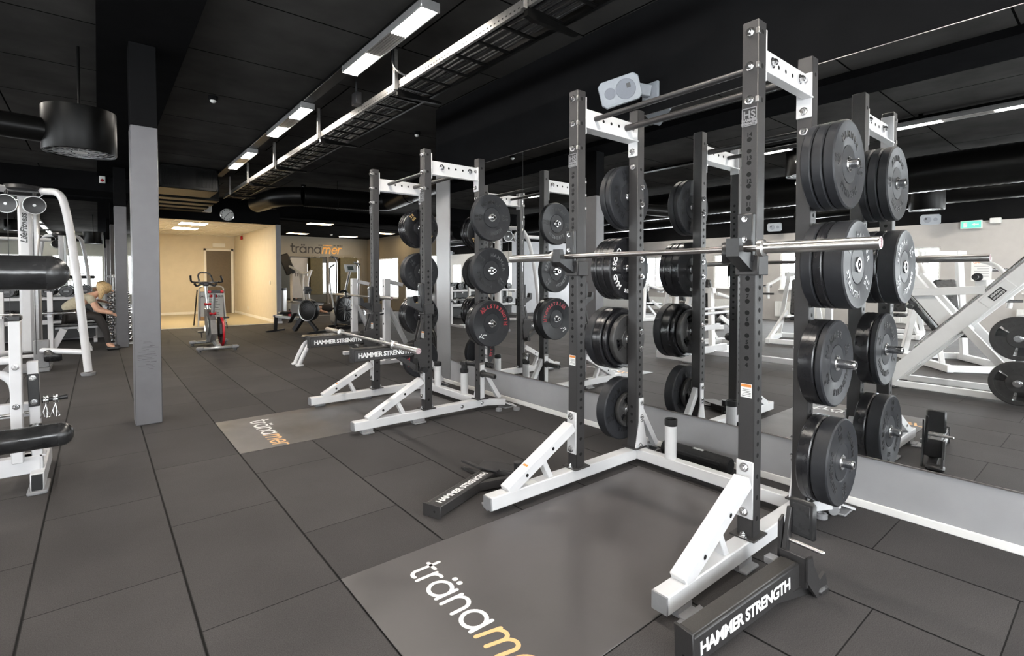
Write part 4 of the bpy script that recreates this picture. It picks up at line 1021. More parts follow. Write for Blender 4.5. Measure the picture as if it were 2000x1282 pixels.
# barbell pad, pucks
f = MB(); A, B = V(3.30, 2.22, .055), V(3.30, 1.70, .055); d = (B - A).normalized()
f.lathe([(0, 0), (.048, 0), (.055, .008), (.055, .512), (.048, .52), (0, .52)], A, d, 24); f.box(3.24, 3.262, 1.75, 2.17, .05, .08, .006)
f.box(3.285, 3.315, 1.9, 1.98, .1095, .111, 0, 1)
solo(f, 'barbell_pad', [FOAM, WLET], 'black foam barbell pad on the floor in front of the baseboard', 'barbell pad')
def puck(x, y, label, up=True):
    f = MB()
    if up: f.lathe([(0, 0), (.028, 0), (.032, .004), (.032, .026), (.028, .030), (.016, .030), (.014, .024), (0, .024)], (x, y, 0), (0, 0, 1), 20)
    else: f.lathe([(0, 0), (.028, 0), (.031, .004), (.031, .026), (.028, .03), (0, .03)], (x, y, .031), (-.7, -.7, 0), 20)
    solo(f, 'rubber_bumper', GPLAS, label, 'rubber foot', 'loose rubber feet')
puck(3.08, 3.985, 'small grey rubber foot on the floor below the farther rack badge'); puck(3.24, 3.90, 'small grey rubber foot on the floor closer to the baseboard')
puck(3.085, 1.07, 'small grey rubber foot lying flat below the lowest plates'); puck(3.19, 1.055, 'small grey rubber foot standing on edge by the white foot', False)

# loudspeaker on the wall above the mirror
t = thing('wall_speaker', 'white wall loudspeaker tilted above the mirror', 'speaker', (3.15, 2.55, 2.68))
def speaker(t, M):
    k = dict(parent=t, local=False)
    f = MB(); sx, sz = .155, .098
    def ring(s, y, ch): return [M @ V(x * s, y, z * s) for x, z in ((-sx + ch, -sz), (sx - ch, -sz), (sx, -sz + ch), (sx, sz - ch), (sx - ch, sz), (-sx + ch, sz), (-sx, sz - ch), (-sx, -sz + ch))]
    rows = [ring(.97, -.075, .03), ring(1.0, -.068, .03), ring(1.0, -.02, .03), ring(.62, .085, .03)]
    vs = [p for r in rows for p in r]; fs = [list(range(8)), list(range(24, 32))] + [(j * 8 + i, j * 8 + (i + 1) % 8, (j + 1) * 8 + (i + 1) % 8, (j + 1) * 8 + i) for j in range(3) for i in range(8)]
    f.add(vs, fs); f.build('cabinet', LGREY, t)
    f = MB(); g = [M @ V(x, -.0765, z) for x, z in ((-.135, -.082), (.135, -.082), (.138, .082), (-.138, .082))]; f.prism(g, M.to_3x3() @ V(0, -.003, 0))
    f.build('grille', LGREY, t)
    for cx, r, nm in ((-.075, .042, 'tweeter_grille'), (.045, .075, 'woofer_grille')):
        f = MB(); f.lathe([(r, 0), (r - .003, .003), (0, .004)], M @ V(cx, -.0795, -.002), M.to_3x3() @ V(0, -1, 0), 32); f.build(nm, GRILL, t)
    f = MB(); f.add([M @ V(x, -.085, z) for x, z in ((.055, .0), (.085, .0), (.085, .034), (.055, .034))], [(0, 1, 2, 3)]); f.build('emblem', PLAS, t)
M = Matrix.Translation((3.16, 2.55, 2.775)) @ Matrix.Rotation(math.radians(-52), 4, 'Z') @ Matrix.Rotation(math.radians(12), 4, 'X') @ Matrix.Rotation(math.radians(-14), 4, 'Y')
speaker(t, M)
f = MB(); f.beam(M @ V(.06, .08, .03), (3.40, 2.44, 2.80), .05, .09, .006); f.box(3.395, 3.42, 2.37, 2.52, 2.74, 2.87, .005); f.build('wall_bracket', LGREY, t)

# black bar attachment pushed on the holder of the farther rack
t = thing('bar_attachment', 'short black bar attachment on the white holder tube of the farther rack', 'bar attachment', (2.98, 4.45, .376))
f = MB(); f.cyl((2.98, 4.45, .376), (2.98, 4.45, .43), .032, n=20); f.beam((2.98, 4.49, .43), (2.98, 4.41, .43), .06, .05, .01); f.build('swivel', PLAS, t)
f = MB(); f.tube([(2.99, 4.44, .44), (3.20, 4.22, .41)], .030, 20); f.cyl((3.05, 4.375, .4315), (3.08, 4.345, .427), .034, n=20); f.build('sleeve', VINYL, t)
# ------------------------------------------------------------------ machine with two rollers, close on the camera's other side
t = thing('roller_machine', 'white plate-loaded machine with two black rollers, cut by the picture edge', 'exercise machine', (-.7, 3.6, 0))
f = MB(); f.cyl((-1.0, 2.66, 1.353), (-.152, 2.66, 1.353), .066, n=36); f.build('roller', GVIN := mat('glossy_black_vinyl', (0.02, 0.02, 0.021), 0.2, var=.3, vscale=14, bump=.5, bscale=26, rvar=.09), t)
f = MB(); f.lathe([(.0665, 0), (.066, .012), (.060, .032), (.046, .052), (.025, .064), (0, .068)], (-.153, 2.66, 1.353), (1, 0, 0), 36); f.build('roller_cap', VINYL, t)
f = MB(); f.cyl((-1.0, 3.65, .488), (-.178, 3.65, .488), .062, n=36); f.build('roller', GVIN, t)
f = MB(); f.lathe([(.0625, 0), (.062, .012), (.057, .032), (.044, .050), (.024, .060), (0, .064)], (-.179, 3.65, .488), (1, 0, 0), 36); f.build('roller_cap', VINYL, t)
f = MB(); f.box(-1.05, -.99, 2.62, 2.70, .1, 1.42, .005); f.beam((-1.02, 2.6, .10), (-1.02, 4.9, .10), .08, .08); f.box(-1.05, -.99, 3.6, 3.7, .1, .55, .004); f.build('side_frame', WHT2, t)
f = MB(); f.box(-.425, -.372, 4.27, 4.35, .2, 1.07, .004); f.build('upright', WHT2, t)
f = MB(); f.box(-.43, -.367, 4.265, 4.355, 1.07, 1.108, .008); f.build('upright_cap', PLAS, t)
f = MB(); f.beam((-.328, 4.36, .81), (-.312, 4.36, .09), .052, .06, .004, 0, (0, 1, 0)); f.build('upright', WHT2, t)
f = MB(); f.beam((-.3255, 4.325, .735), (-.3205, 4.325, .53), .054, .02, .004, 0, (0, 1, 0)); f.build('guard_pad', PLAS, t)
f = MB(); f.beam((-.318, 4.325, .42), (-.317, 4.325, .39), .06, .02, .004, 0, (0, 1, 0)); f.build('guard_pad', PLAS, t)
bolts(t, [((-.326, 4.313, .71), (0, -1, 0)), ((-.322, 4.313, .56), (0, -1, 0)), ((-.318, 4.313, .41), (0, -1, 0)), ((-.398, 4.268, .79), (0, -1, 0)), ((-.398, 4.268, .55), (0, -1, 0))], .014)
f = MB(); f.tube([(-1.4, 4.30, .845), (-.40, 4.30, .83)], .022, 14); f.tube([(-1.4, 4.30, .765), (-.46, 4.30, .755), (-.41, 4.30, .70), (-.39, 4.3, .50)], .024, 14, 0, .06); f.build('handle_tube', WHT2, t)
f = MB(); f.beam((-1.3, 4.42, .52), (-.345, 4.42, .50), .06, .085, .004); f.beam((-.43, 4.4, .35), (-.41, 4.4, 0.2), .05, .05); f.build('cross_beam', WHT2, t)
f = MB(); f.cyl((-.75, 4.36, .475), (-.35, 4.36, .49), .009, n=12); f.build('rod', STL, t)
f = MB(); f.beam((-1.4, 4.36, .165), (-.30, 4.36, .165), .07, .11, .004); f.beam((-.312, 4.95, .075), (-.312, 4.24, .075), .065, .11, .004); f.prism([(-.40, 4.33, .22), (-.275, 4.33, .22), (-.275, 4.33, .21), (-.40, 4.33, .21)], (0, .10, 0)); f.build('base_frame', WHT2, t)
f = MB(); f.box(-.338, -.286, 4.232, 4.241, .026, .124, .003); f.build('end_plug', PLAS, t)
f = MB(); f.box(-.36, -.262, 4.22, 4.46, 0, .024, .006); f.build('foot_pad', GPLAS, t)
f = MB(); f.cyl((-.29, 4.36, .555), (-.165, 4.36, .565), .0155, n=16); f.build('storage_peg', PLAS, t)
def spring_collar(x, label):
    t = thing('spring_collar', label, 'barbell collar', (x, 4.36, .535), 0, 'spring collars on the machine peg')
    f = MB(); f.tube([(x + .0045 * i / 12, 4.36 + .0255 * math.cos(2 * PI * i / 12), .556 + .0255 * math.sin(2 * PI * i / 12)) for i in range(12 * 5)], .0036, 8); f.build('coil', CHR, t)
    for s in (-1, 1):
        f = MB(); f.tube([(x + .01, 4.345, .535), (x + .008 + s * .01, 4.33, .49), (x + .02 + s * .014, 4.325, .455), (x + s * .016, 4.325, .45), (x + .008 + s * .01, 4.33, .49)], .003, 6); f.build('grip', CHR, t)
spring_collar(-.280, 'chrome spring collar on the black peg, closer to the machine'); spring_collar(-.235, 'chrome spring collar on the black peg, closer to its tip')

# ------------------------------------------------------------------ cable machine
t = thing('cable_machine', 'white arched cable machine in front of the dumbbell mirror', 'cable machine', (-.8, 9.8, 0))
f = MB(); f.box(-.85, -.71, 9.75, 9.93, .28, 2.58, .03); f.build('tower', WHT2, t)
f = MB(); f.text('LifeFitness', tm((-.755, 9.748, 2.02), (0, 0, 1), (-1, 0, 0)), 0, size=.098, weight=.0025, shear=.3); f.build('lettering', PLAS, t)
f = MB(); f.box(-.735, -.655, 10.0, 10.3, .05, 2.5, .02); f.build('weight_shroud', SILV, t)
f = MB(); f.lathe([(0, .02), (.20, .02), (.215, .05), (.20, .10), (0, .13)], (-.78, 9.75, 2.50), (0, 0, 1), 28); f.box(-.97, -.58, 9.6, 9.8, 2.46, 2.56, .04); f.build('top_cap', PLAS, t)
for s in (-1, 1):
    def Q(x, y, z): return (-.78 + s * (x + .78), y, z)
    f = MB(); f.tube([Q(-.60, 9.66, 2.535), Q(-.38, 9.40, 2.52), Q(-.305, 9.22, 2.15), Q(-.225, 9.10, 1.40), Q(-.125, 9.0, .05)], .047, 18, 0, .25); f.build('arch_leg', WHT2, t)
    f = MB(); f.lathe([(.075, 0), (.082, .02), (.082, .04), (0, .04)], Q(-.125, 9.0, 0.0), (0, 0, 1), 20); f.build('foot', GPLAS, t)
    f = MB(); f.tube([Q(-.70, 9.85, .30), Q(-.16, 9.02, .32)], .038, 14); f.build('lower_brace', WHT2, t)
    f = MB(); f.lathe([(0, .015), (.10, .015), (.118, .02), (.118, -.02), (.10, -.015), (0, -.015)], Q(-.645, 9.30, 2.30), (.2 * s, -1, -.15), 30); pu = f.build('pulley', PLAS, t)
    f = MB(); f.lathe([(.112, .021), (.120, .021), (.120, -.021), (.112, -.021)], Q(-.645, 9.30, 2.30), (.2 * s, -1, -.15), 30, True); f.disc(V(*Q(-.645, 9.30, 2.30)) + V(.2 * s, -1, -.15).normalized() * .0165, (.2 * s, -1, -.15), .018, 14); f.build('pulley_rim', SILV, pu)
    f = MB(); f.cyl(Q(-.645, 9.36, 2.47), Q(-.645, 9.32, 2.31), .02, n=10); f.build('pulley_stem', PLAS, t)
    f = MB(); f.cyl(Q(-.66, 9.3, 2.25), Q(-.66, 9.3, .3), .004, n=6); f.build('cable', PLAS, t)
f = MB(); f.tube([(-3.4, 9.9, 2.38), (-1.0, 9.9, 2.38)], .045, 14); f.build('cross_tube', WHT2, t)
f = MB(); f.box(-1.05, -.55, 9.7, 10.35, .0, .06, .01); f.box(-.72, -.55, 9.72, 9.8, .06, .45, .01); f.build('base', GPLAS, t)
f = MB(); f.lathe([(0, 0), (.07, .0), (.085, .03), (.085, .16), (.07, .19), (0, .19)], (-.60, 9.55, .24), (1, 0, 0), 24); f.build('base_roller', VINYL, t)

# white rack with a bar in front of the dumbbells
t = thing('barbell_stand', 'low white frame with a bar across, in front of the dumbbell rack', 'barbell stand', (-.95, 11.7, 0))
for x in (-1.25, -.65):
    f = MB(); f.box(x - .035, x + .035, 11.76, 11.83, .05, 1.09, .004); f.box(x - .035, x + .035, 11.1, 11.83, 0, .06, .004); f.build('upright', WHT2, t)
f = MB(); f.box(-1.22, -.68, 11.4, 11.46, .02, .07, .004); f.box(-1.22, -.68, 11.77, 11.82, .55, .60, .004); f.build('cross_beam', WHT2, t)
for x in (-1.25, -.65):
    f = MB(); f.prism([(x - .03, 11.76, .66), (x - .03, 11.60, .66), (x - .03, 11.60, .71), (x - .03, 11.64, .69), (x - .03, 11.76, .70)], (.06, 0, 0)); f.build('bar_hook', CHR, t)
barbell('short barbell on the low white frame in front of the dumbbells', Matrix.Translation((-1.06, 11.67, .723)) @ Matrix.Rotation(PI / 2, 4, 'Z'), L=1.5, mats=(STL, CHR))

# ------------------------------------------------------------------ dumbbell rack with pairs of black dumbbells
t = thing('dumbbell_rack', 'two-tier rack with pale rails below the tall mirror', 'dumbbell rack', (-2.2, 14.0, 0))
for (y, z) in ((13.70, .91), (14.06, .91), (13.63, .43), (13.99, .43)):
    f = MB(); f.box(-4.6, .02, y - .02, y + .02, z - .03, z + .03, .004); f.build('rail', WHT2, t)
for x in (-4.5, -2.3, -.06):
    f = MB(); f.beam((x, 14.2, .05), (x, 14.2, 1.0), .06, .08, .004, 0, (0, 1, 0)); f.beam((x, 14.25, .06), (x, 13.35, .06), .06, .08); f.beam((x, 14.2, .90), (x, 13.7, .85), .05, .05); f.beam((x, 14.2, .42), (x, 13.6, .37), .05, .05); f.build('side_frame', WHT2, t)
f = MB(); f.box(-4.5, -.06, 14.22, 14.24, .46, .86, .002); f.box(-4.5, -.06, 13.9, 13.92, .08, .38, .002); f.build('back_panel', PLAS, t)
_DB = {}
def dumbbell(x, y, z, R, hl, gap, M3, mats, label, group, cat='dumbbell'):
    key = (R, hl, gap, mats[0].name)
    if key not in _DB:
        t = thing('dumbbell', label, cat, (x, y, z), 0, group); k = dict(parent=t, local=True)
        for s in (-1, 1):
            f = MB(); f.lathe([(0, gap), (R * .9, gap), (R, gap + .012), (R, gap + hl - .012), (R * .9, gap + hl), (R * .55, gap + hl), (R * .5, gap + hl - .006), (0, gap + hl - .006)], (0, 0, 0), (0, s, 0), 22); f.build('head', mats[0], **k)
            if mats[0] is RUBG: f = MB(); f.box(-R * .35, R * .35, s * (gap + hl) - .003, s * (gap + hl) + .002, -R * .09, R * .09, .001); f.build('weight_label', GPLAS, **k)
        f = MB(); f.cyl((0, -gap, 0), (0, gap, 0), R * .2 if R < .07 else .017, n=12); f.build('handle', mats[1], **k)
        _DB[key] = t
    else: t = dup(_DB[key], Matrix.Translation((x, y, z)), label, group)
    t.matrix_world = Matrix.Translation((x, y, z)) @ M3.to_4x4(); W[t.name] = t.matrix_world.copy()
    return t
I3 = Matrix.Identity(3)
CNT = ['first', 'second', 'third', 'fourth', 'fifth', 'sixth', 'seventh', 'eighth', 'ninth', 'tenth', 'eleventh', 'twelfth', 'thirteenth', 'fourteenth', 'fifteenth']
for k in range(15):
    dumbbell(-.22 - .285 * k, 13.88, 1.055, .112, .13, .075, I3, (RUBG, CHR), 'large black round dumbbell on the upper rails, %s from the columns' % CNT[k], 'black dumbbells on the rack')
for k in range(15):
    dumbbell(-.22 - .285 * k, 13.81, .575, .112, .13, .075, I3, (RUBG, CHR), 'large black round dumbbell on the lower rails, %s from the columns' % CNT[k], 'black dumbbells on the rack')
# chrome dumbbells on an upright stand, half hidden by the second column
t = thing('dumbbell_stand', 'upright chrome stand of small dumbbells behind the far column', 'dumbbell rack', (.33, 12.78, 0))
f = MB(); f.beam((.26, 12.83, .02), (.29, 12.83, 1.36), .03, .03); f.beam((.40, 12.83, .02), (.37, 12.83, 1.36), .03, .03); f.box(.12, .54, 12.72, 12.92, 0, .03, .005); f.lathe([(0, 0), (.05, .0), (.06, .02), (.05, .06), (0, .06)], (.235, 12.80, 1.33), (0, 0, 1), 20); f.build('post', SILV, t)
RX = Matrix.Rotation(PI / 2, 3, 'Z')
for k in range(10):
    R = .062 - .0042 * k; z = .10 + .117 * k - .0015 * k * k
    f = MB(); f.box(.25, .41, 12.785, 12.83, z - R * .55 - .008, z - R * .55, .002); f.build('cradle', CHR, t)
    dumbbell(.33, 12.74, z, R, .075 - .003 * k, .105, RX, (CHR, CHR), 'small chrome dumbbell on the upright stand, %s from the floor' % CNT[k], 'chrome dumbbells on the stand')

# ------------------------------------------------------------------ woman on a bench
def skin_mesh(name, J, E, m, parent, root=0, sub=2):
    me = bpy.data.meshes.new(name); Mi = W[parent.name].inverted()
    me.from_pydata([tuple(Mi @ Vector(j[:3])) for j in J], E, []); me.materials.append(m)
    o = bpy.data.objects.new(name, me); C.objects.link(o); o.parent = parent; W[o.name] = W[parent.name]
    md = o.modifiers.new('skin', 'SKIN'); md.use_smooth_shade = True; md.branch_smoothing = .4
    for i, j in enumerate(J):
        sv = me.skin_vertices[0].data[i]; r = j[3]; sv.radius = r if isinstance(r, tuple) else (r, r); sv.use_root = (i == root)
    s2 = o.modifiers.new('sub', 'SUBSURF'); s2.levels = sub; s2.render_levels = sub
    return o
t = thing('training_bench', 'white framed flat bench with black pad, a woman sits on it', 'bench', (-.40, 12.0, 0))
f = MB(); f.box(-.64, .02, 11.83, 12.15, .465, .525, .02); f.build('seat_pad', VINYL, t)
f = MB(); f.box(-.60, -.02, 11.93, 12.05, .42, .475, .005); f.build('top_frame', WHT2, t)
for y in (11.85, 12.13):
    f = MB(); f.beam((-.48, y, .43), (-.66, y, .03), .05, .10, .004, 0, (1, 0, 0)); f.beam((-.66, y, .015), (-.56, y, .015), .06, .03); f.build('leg', WHT2, t)
    f = MB(); f.beam((-.28, y, .43), (-.12, y, .03), .03, .05, .003, 0, (1, 0, 0)); f.build('leg', WHT2, t)
f = MB(); f.beam((-.66, 11.85, .03), (-.66, 12.13, .03), .05, .04); f.beam((-.12, 11.85, .03), (-.12, 12.13, .03), .04, .04); f.build('cross_bar', WHT2, t)
wy = 11.99
t = thing('person', 'blond woman in a beige tee bent forward on the bench, reaching to the dumbbell stand', 'person', (-.30, wy, 0))
J = [(-.47, wy, .66, .125), (-.36, wy, .80, .11), (-.20, wy, .93, .115), (-.09, wy, .985, .085), (-.02, wy, 1.02, .048), (.05, wy, 1.05, .06), (.105, wy, 1.08, .088), (.13, wy, 1.14, .078),
     (-.11, wy - .17, .95, .052), (-.03, wy - .19, .72, .042), (.16, wy - .16, .665, .030), (.205, wy - .15, .655, .026),
     (-.11, wy + .17, .95, .052), (-.01, wy + .19, .74, .042), (.16, wy + .14, .67, .030), (.205, wy + .13, .66, .026),
     (-.42, wy - .09, .62, .09), (-.02, wy - .13, .61, .072), (.10, wy - .13, .34, .05), (.13, wy - .13, .09, .036), (.22, wy - .14, .045, .035),
     (-.42, wy + .09, .62, .09), (-.02, wy + .13, .61, .072), (.10, wy + .13, .34, .05), (.13, wy + .13, .09, .036), (.22, wy + .14, .045, .035)]
E = [(0, 1), (1, 2), (2, 3), (3, 4), (4, 5), (5, 6), (6, 7), (3, 8), (8, 9), (9, 10), (10, 11), (3, 12), (12, 13), (13, 14), (14, 15), (0, 16), (16, 17), (17, 18), (18, 19), (19, 20), (0, 21), (21, 22), (22, 23), (23, 24), (24, 25)]
LF = lambda Q: [(j[0], j[1], j[2] + (.02 if j[2] > .5 else 0), j[3]) for j in Q]
skin_mesh('body', LF(J), E, SKIN, t)
J2 = [(-.485, wy, .70, .135), (-.36, wy, .81, .128), (-.20, wy, .935, .132), (-.10, wy, .98, .10), (-.12, wy - .16, .955, .075), (-.075, wy - .19, .83, .072), (-.12, wy + .16, .955, .075), (-.07, wy + .19, .84, .072)]
skin_mesh('tee_shirt', LF(J2), [(0, 1), (1, 2), (2, 3), (3, 4), (4, 5), (3, 6), (6, 7)], TEE, t)
J3 = [(-.46, wy, .645, .135), (-.40, wy - .09, .62, .10), (-.02, wy - .13, .612, .082), (.10, wy - .13, .34, .060), (.13, wy - .13, .12, .046), (-.40, wy + .09, .62, .10), (-.02, wy + .13, .612, .082), (.10, wy + .13, .34, .060), (.13, wy + .13, .12, .046)]
skin_mesh('leggings', LF(J3), [(0, 1), (1, 2), (2, 3), (3, 4), (0, 5), (5, 6), (6, 7), (7, 8)], PANTS, t)
f = MB(); Mh = Matrix.Translation((.085, wy, 1.145)) @ Matrix.Rotation(.6, 4, 'Y'); f.ball((0, 0, 0), .118, .108, .108, m=0, M=Mh)
for k in range(13):
    a = -1.9 + 3.8 * k / 12; f.tube([Mh @ V(-.02 - .07 * math.cos(a), .085 * math.sin(a), .03), Mh @ V(-.01 - .05 * math.cos(a) + .03, .10 * math.sin(a), -.09), Mh @ V(.06, 1.0 * .105 * math.sin(a), -.20)], .025, 8, 0, .05)
f.ball((.0, wy, 1.20), .035); f.build('hair', HAIR, t)
f = MB(); f.ball((.205, wy, 1.085), .018, .014, .014); f.build('nose', SKIN, t)
for s in (-1, 1):
    f = MB(); f.ball((.19, wy + s * .03, 1.12), .010); f.build('eye', PAPER, t)
    for q in range(4):
        f = MB(); f.tube([(.205, wy + s * .145, .655 + .012 - .009 * q), (.235, wy + s * .135, .648 + .012 - .010 * q), (.25, wy + s * .12, .635 + .012 - .010 * q)], .0075, 6); f.build('finger', SKIN, t)
f = MB(); f.beam((.178, wy - .02, 1.035), (.178, wy + .02, 1.035), .012, .006); f.build('mouth', mat('lips', (.45, .18, .15), .5, var=.05, vscale=60), t)
for s in (-1, 1):
    f = MB(); f.box(.09, .30, wy + s * .135 - .045, wy + s * .135 + .045, 0, .07, .028); f.build('shoe', PLAS, t)

# ------------------------------------------------------------------ spin bike and the sign stand
bx, by = 1.68, 11.05
t = thing('spin_bike', 'grey spin bike with a red flywheel in front of the entrance', 'exercise bike', (bx, by, 0))
for (y, x0, x1) in ((10.48, 1.33, 2.0), (11.62, 1.36, 2.02)):
    f = MB(); f.box(x0, x1, y - .04, y + .04, .035, .085, .018); st = f.build('stabilizer', SILV, t)
    for x in (x0 + .05, x1 - .05):
        f = MB(); f.cyl((x, y, 0), (x, y, .04), .03, .022, 14); f.build('levelling_foot', PLAS, st)
    for (a0, a1) in ((x0 - .005, x0 + .12), (x1 - .12, x1 + .005)):
        f = MB(); f.box(a0, a1, y - .045, y + .045, .03, .095, .02); f.build('stabilizer_cover', GPLAS, st)
f = MB(); f.beam((1.67, 11.62, .08), (1.64, 10.95, .16), .07, .07, .01); f.beam((1.66, 10.95, .17), (1.68, 10.48, .08), .08, .07, .01); f.build('base_spine', SILV, t)
f = MB(); f.prism([(1.585, 11.42, .74), (1.585, 11.12, .72), (1.585, 10.72, .55), (1.585, 10.62, .30), (1.585, 10.80, .14), (1.585, 11.12, .12), (1.585, 11.32, .30)], (.10, 0, 0)); f.build('frame_shell', mat('graphite_shell', (.13, .125, .12), .35, var=.1, vscale=20), t)
f = MB(); f.lathe([(0, 0), (.15, .0), (.18, .012), (.18, .02), (0, .02)], (1.586, 11.0, .43), (-1, 0, 0), 30); f.build('crank_cover', SILV, t)
f = MB(); f.lathe([(.255, -.022), (.275, -.016), (.275, .016), (.255, .022), (.225, .010), (.225, -.010)], (1.78, 10.82, .315), (1, 0, 0), 44, True); f.build('flywheel_rim', BRED, t)
f = MB(); f.lathe([(0, .012), (.10, .016), (.226, .008), (.226, -.008), (.10, -.016), (0, -.012)], (1.78, 10.82, .315), (1, 0, 0), 36); f.lathe([(0, .05), (.035, .05), (.035, -.05), (0, -.05)], (1.78, 10.82, .315), (1, 0, 0), 16); f.build('flywheel', PLAS, t)
f = MB(); f.prism([(1.72, 10.85, .60), (1.72, 10.62, .48), (1.72, 10.60, .30), (1.72, 10.75, .22), (1.72, 10.95, .30)], (.04, 0, 0)); f.build('flywheel_guard', PLAS, t)
f = MB(); f.cyl((1.635, 11.28, .68), (1.60, 11.32, 1.24), .028, n=16); f.build('handlebar_post', SILV, t)
f = MB(); f.cyl((1.655, 10.92, .60), (1.67, 10.84, 1.03), .028, n=16); f.build('seat_post', SILV, t)
for p in ((1.635, 11.28, .82), (1.66, 10.905, .66), (1.668, 10.86, .99)):
    f = MB(); f.cyl((p[0] - .06, p[1], p[2]), (p[0] + .05, p[1], p[2]), .028, n=12); f.build('adjuster_knob', BRED, t)
f = MB(); f.tube([(1.33, 11.08, 1.37), (1.34, 11.12, 1.26), (1.42, 11.30, 1.24), (1.79, 11.30, 1.24), (1.87, 11.12, 1.25), (1.82, 11.06, 1.36)], .017, 12, 0, .06); f.tube([(1.50, 11.30, 1.25), (1.49, 11.40, 1.38), (1.53, 11.46, 1.43), (1.67, 11.46, 1.43), (1.71, 11.40, 1.37), (1.73, 11.30, 1.25)], .015, 10, 0, .06); f.build('handlebar', VINYL, t)
f = MB(); f.tube([(1.60, 11.30, 1.24), (1.45, 11.32, 1.17), (1.42, 11.30, 1.22)], .02, 10, 0, .05); f.tube([(1.60, 11.30, 1.24), (1.76, 11.32, 1.17), (1.79, 11.30, 1.22)], .02, 10, 0, .05); f.box(1.55, 1.66, 11.25, 11.36, 1.17, 1.25, .02); f.build('handlebar_clamp', PLAS, t)
f = MB(); f.prism([(1.545, 10.66, 1.045), (1.80, 10.66, 1.045), (1.79, 10.76, 1.045), (1.70, 10.84, 1.045), (1.695, 11.0, 1.045), (1.665, 11.0, 1.045), (1.655, 10.84, 1.045), (1.555, 10.76, 1.045)], (0, 0, .055)); sa = f.build('saddle', PLAS, t)
f = MB(); f.box(1.545, 1.60, 10.645, 10.70, 1.05, 1.095, .01); f.box(1.745, 1.80, 10.645, 10.70, 1.05, 1.095, .01); f.build('saddle_trim', BRED, sa)
for s, z0, y0 in ((-1, .33, 10.93), (1, .47, 11.06)):
    x = 1.68 + s * .15
    f = MB(); f.beam((x, 11.0, .43), (x, y0, z0 + (.0 if s < 0 else .1)), .02, .03); ck = f.build('crank', CHR, t)
    f = MB(); f.box(x + s * .02, x + s * .12, y0 - .05, y0 + .05, z0 - .02 + (0 if s < 0 else .1), z0 + .01 + (0 if s < 0 else .1), .008); f.tube([(x + s * .07, y0 - .04, z0), (x + s * .07, y0 - .12, z0 - .10)], .01, 8); f.build('pedal', PLAS, ck)

t = thing('sign_stand', 'silver tube poster stand with a white notice behind the spin bike', 'sign', (2.42, 16.1, 0))
f = MB(); f.tube([(2.09, 16.05, .0), (2.13, 16.12, 1.05), (2.20, 16.14, 1.09), (2.64, 16.14, 1.09), (2.71, 16.12, 1.05), (2.76, 16.05, .0)], .020, 12, 0, .12); f.build('frame_tube', SILV, t)
for x in (2.03, 2.80):
    f = MB(); f.tube([(x, 16.42, 0), (x + (.06 if x < 2.4 else -.06), 16.16, 1.0)], .017, 10); f.build('rear_leg', PLAS, t)
f = MB(); f.prism([(2.125, 16.09, .15), (2.735, 16.09, .15), (2.715, 16.15, .95), (2.145, 16.15, .95)], (0, .02, 0)); f.build('back_board', GPLAS, t)
f = MB(); f.prism([(2.15, 16.085, .17), (2.71, 16.085, .17), (2.695, 16.14, .93), (2.165, 16.14, .93)], (0, -.003, 0), 0)
upd = (0, .07, .93)
f.text('ORDNINGSREGLER', tm((2.43, 16.115, .79), (1, 0, 0), upd), 1, size=.068, weight=.001)
random.seed(9)
for k in range(11):
    z = .72 - .045 * k; w = .10 + .11 * random.random()
    f.beam((2.43 - w, 16.0855 + .0705 * (z - .17) / .76 * .78 - .006, z), (2.43 + w, 16.0855 + .0705 * (z - .17) / .76 * .78 - .006, z), .010, .002, 0, 1, (0, 1, 0))
f.prism([(2.15, 16.080, .17), (2.71, 16.080, .17), (2.50, 16.082, .19), (2.30, 16.086, .24), (2.152, 16.089, .27)], (0, -.002, 0), 2)
f.build('poster', [PAPER, DLET, OLET], t)

# ------------------------------------------------------------------ bench press behind the farther rack
def bench_press(t):
    f = MB(); f.box(2.42, 3.55, 7.84, 8.14, .385, .445, .02); f.build('pad', VINYL, t)
    f = MB(); f.beam((2.50, 8.0, .355), (3.6, 8.0, .355), .07, .06); f.build('spine', WHT2, t)
    for y in (7.90, 8.10):
        f = MB(); f.tube([(2.32, y, .02), (2.36, y, .12), (2.47, y, .33), (2.60, y, .36)], .033, 14, 0, .1); f.box(2.27, 2.38, y - .04, y + .04, 0, .03, .01); f.build('leg', WHT, t)
    for y in (7.3, 8.58):
        f = MB(); f.box(3.40, 3.50, y - .045, y + .045, .06, 1.32, .006); f.beam((3.44, y, .95), (3.9, y, .06), .06, .06); f.beam((3.45, y, 1.28), (3.72, y, 1.22), .05, .06); f.box(3.25, 4.0, y - .04, y + .04, 0, .06, .006)
        f.build('upright', WHT2, t)
        f = MB()
        for z in (.35, .62, .85, 1.2): f.disc((3.3995, y, z), (-1, 0, 0), .016)
        f.build('hole', HOLE, t)
        for z in (1.0, .78):
            f = MB(); f.tube([(3.40, y, z), (3.31, y, z - .02), (3.30, y, z + .07)], .013, 8, 0, .03); f.build('bar_hook', PLAS, t)
    f = MB(); f.beam((3.6, 7.3, .30), (3.6, 8.58, .30), .06, .06); f.beam((3.95, 7.3, .05), (3.95, 8.58, .05), .06, .06); f.build('cross_beam', WHT2, t)
t = thing('bench_press', 'white bench press station with black pad behind the farther rack', 'weight bench', (3.0, 8.0, 0)); bench_press(t)
barbell('barbell on the hooks of the bench press behind the farther rack', Matrix.Translation((3.345, 8.0, 1.03)), mats=(STL, STL))
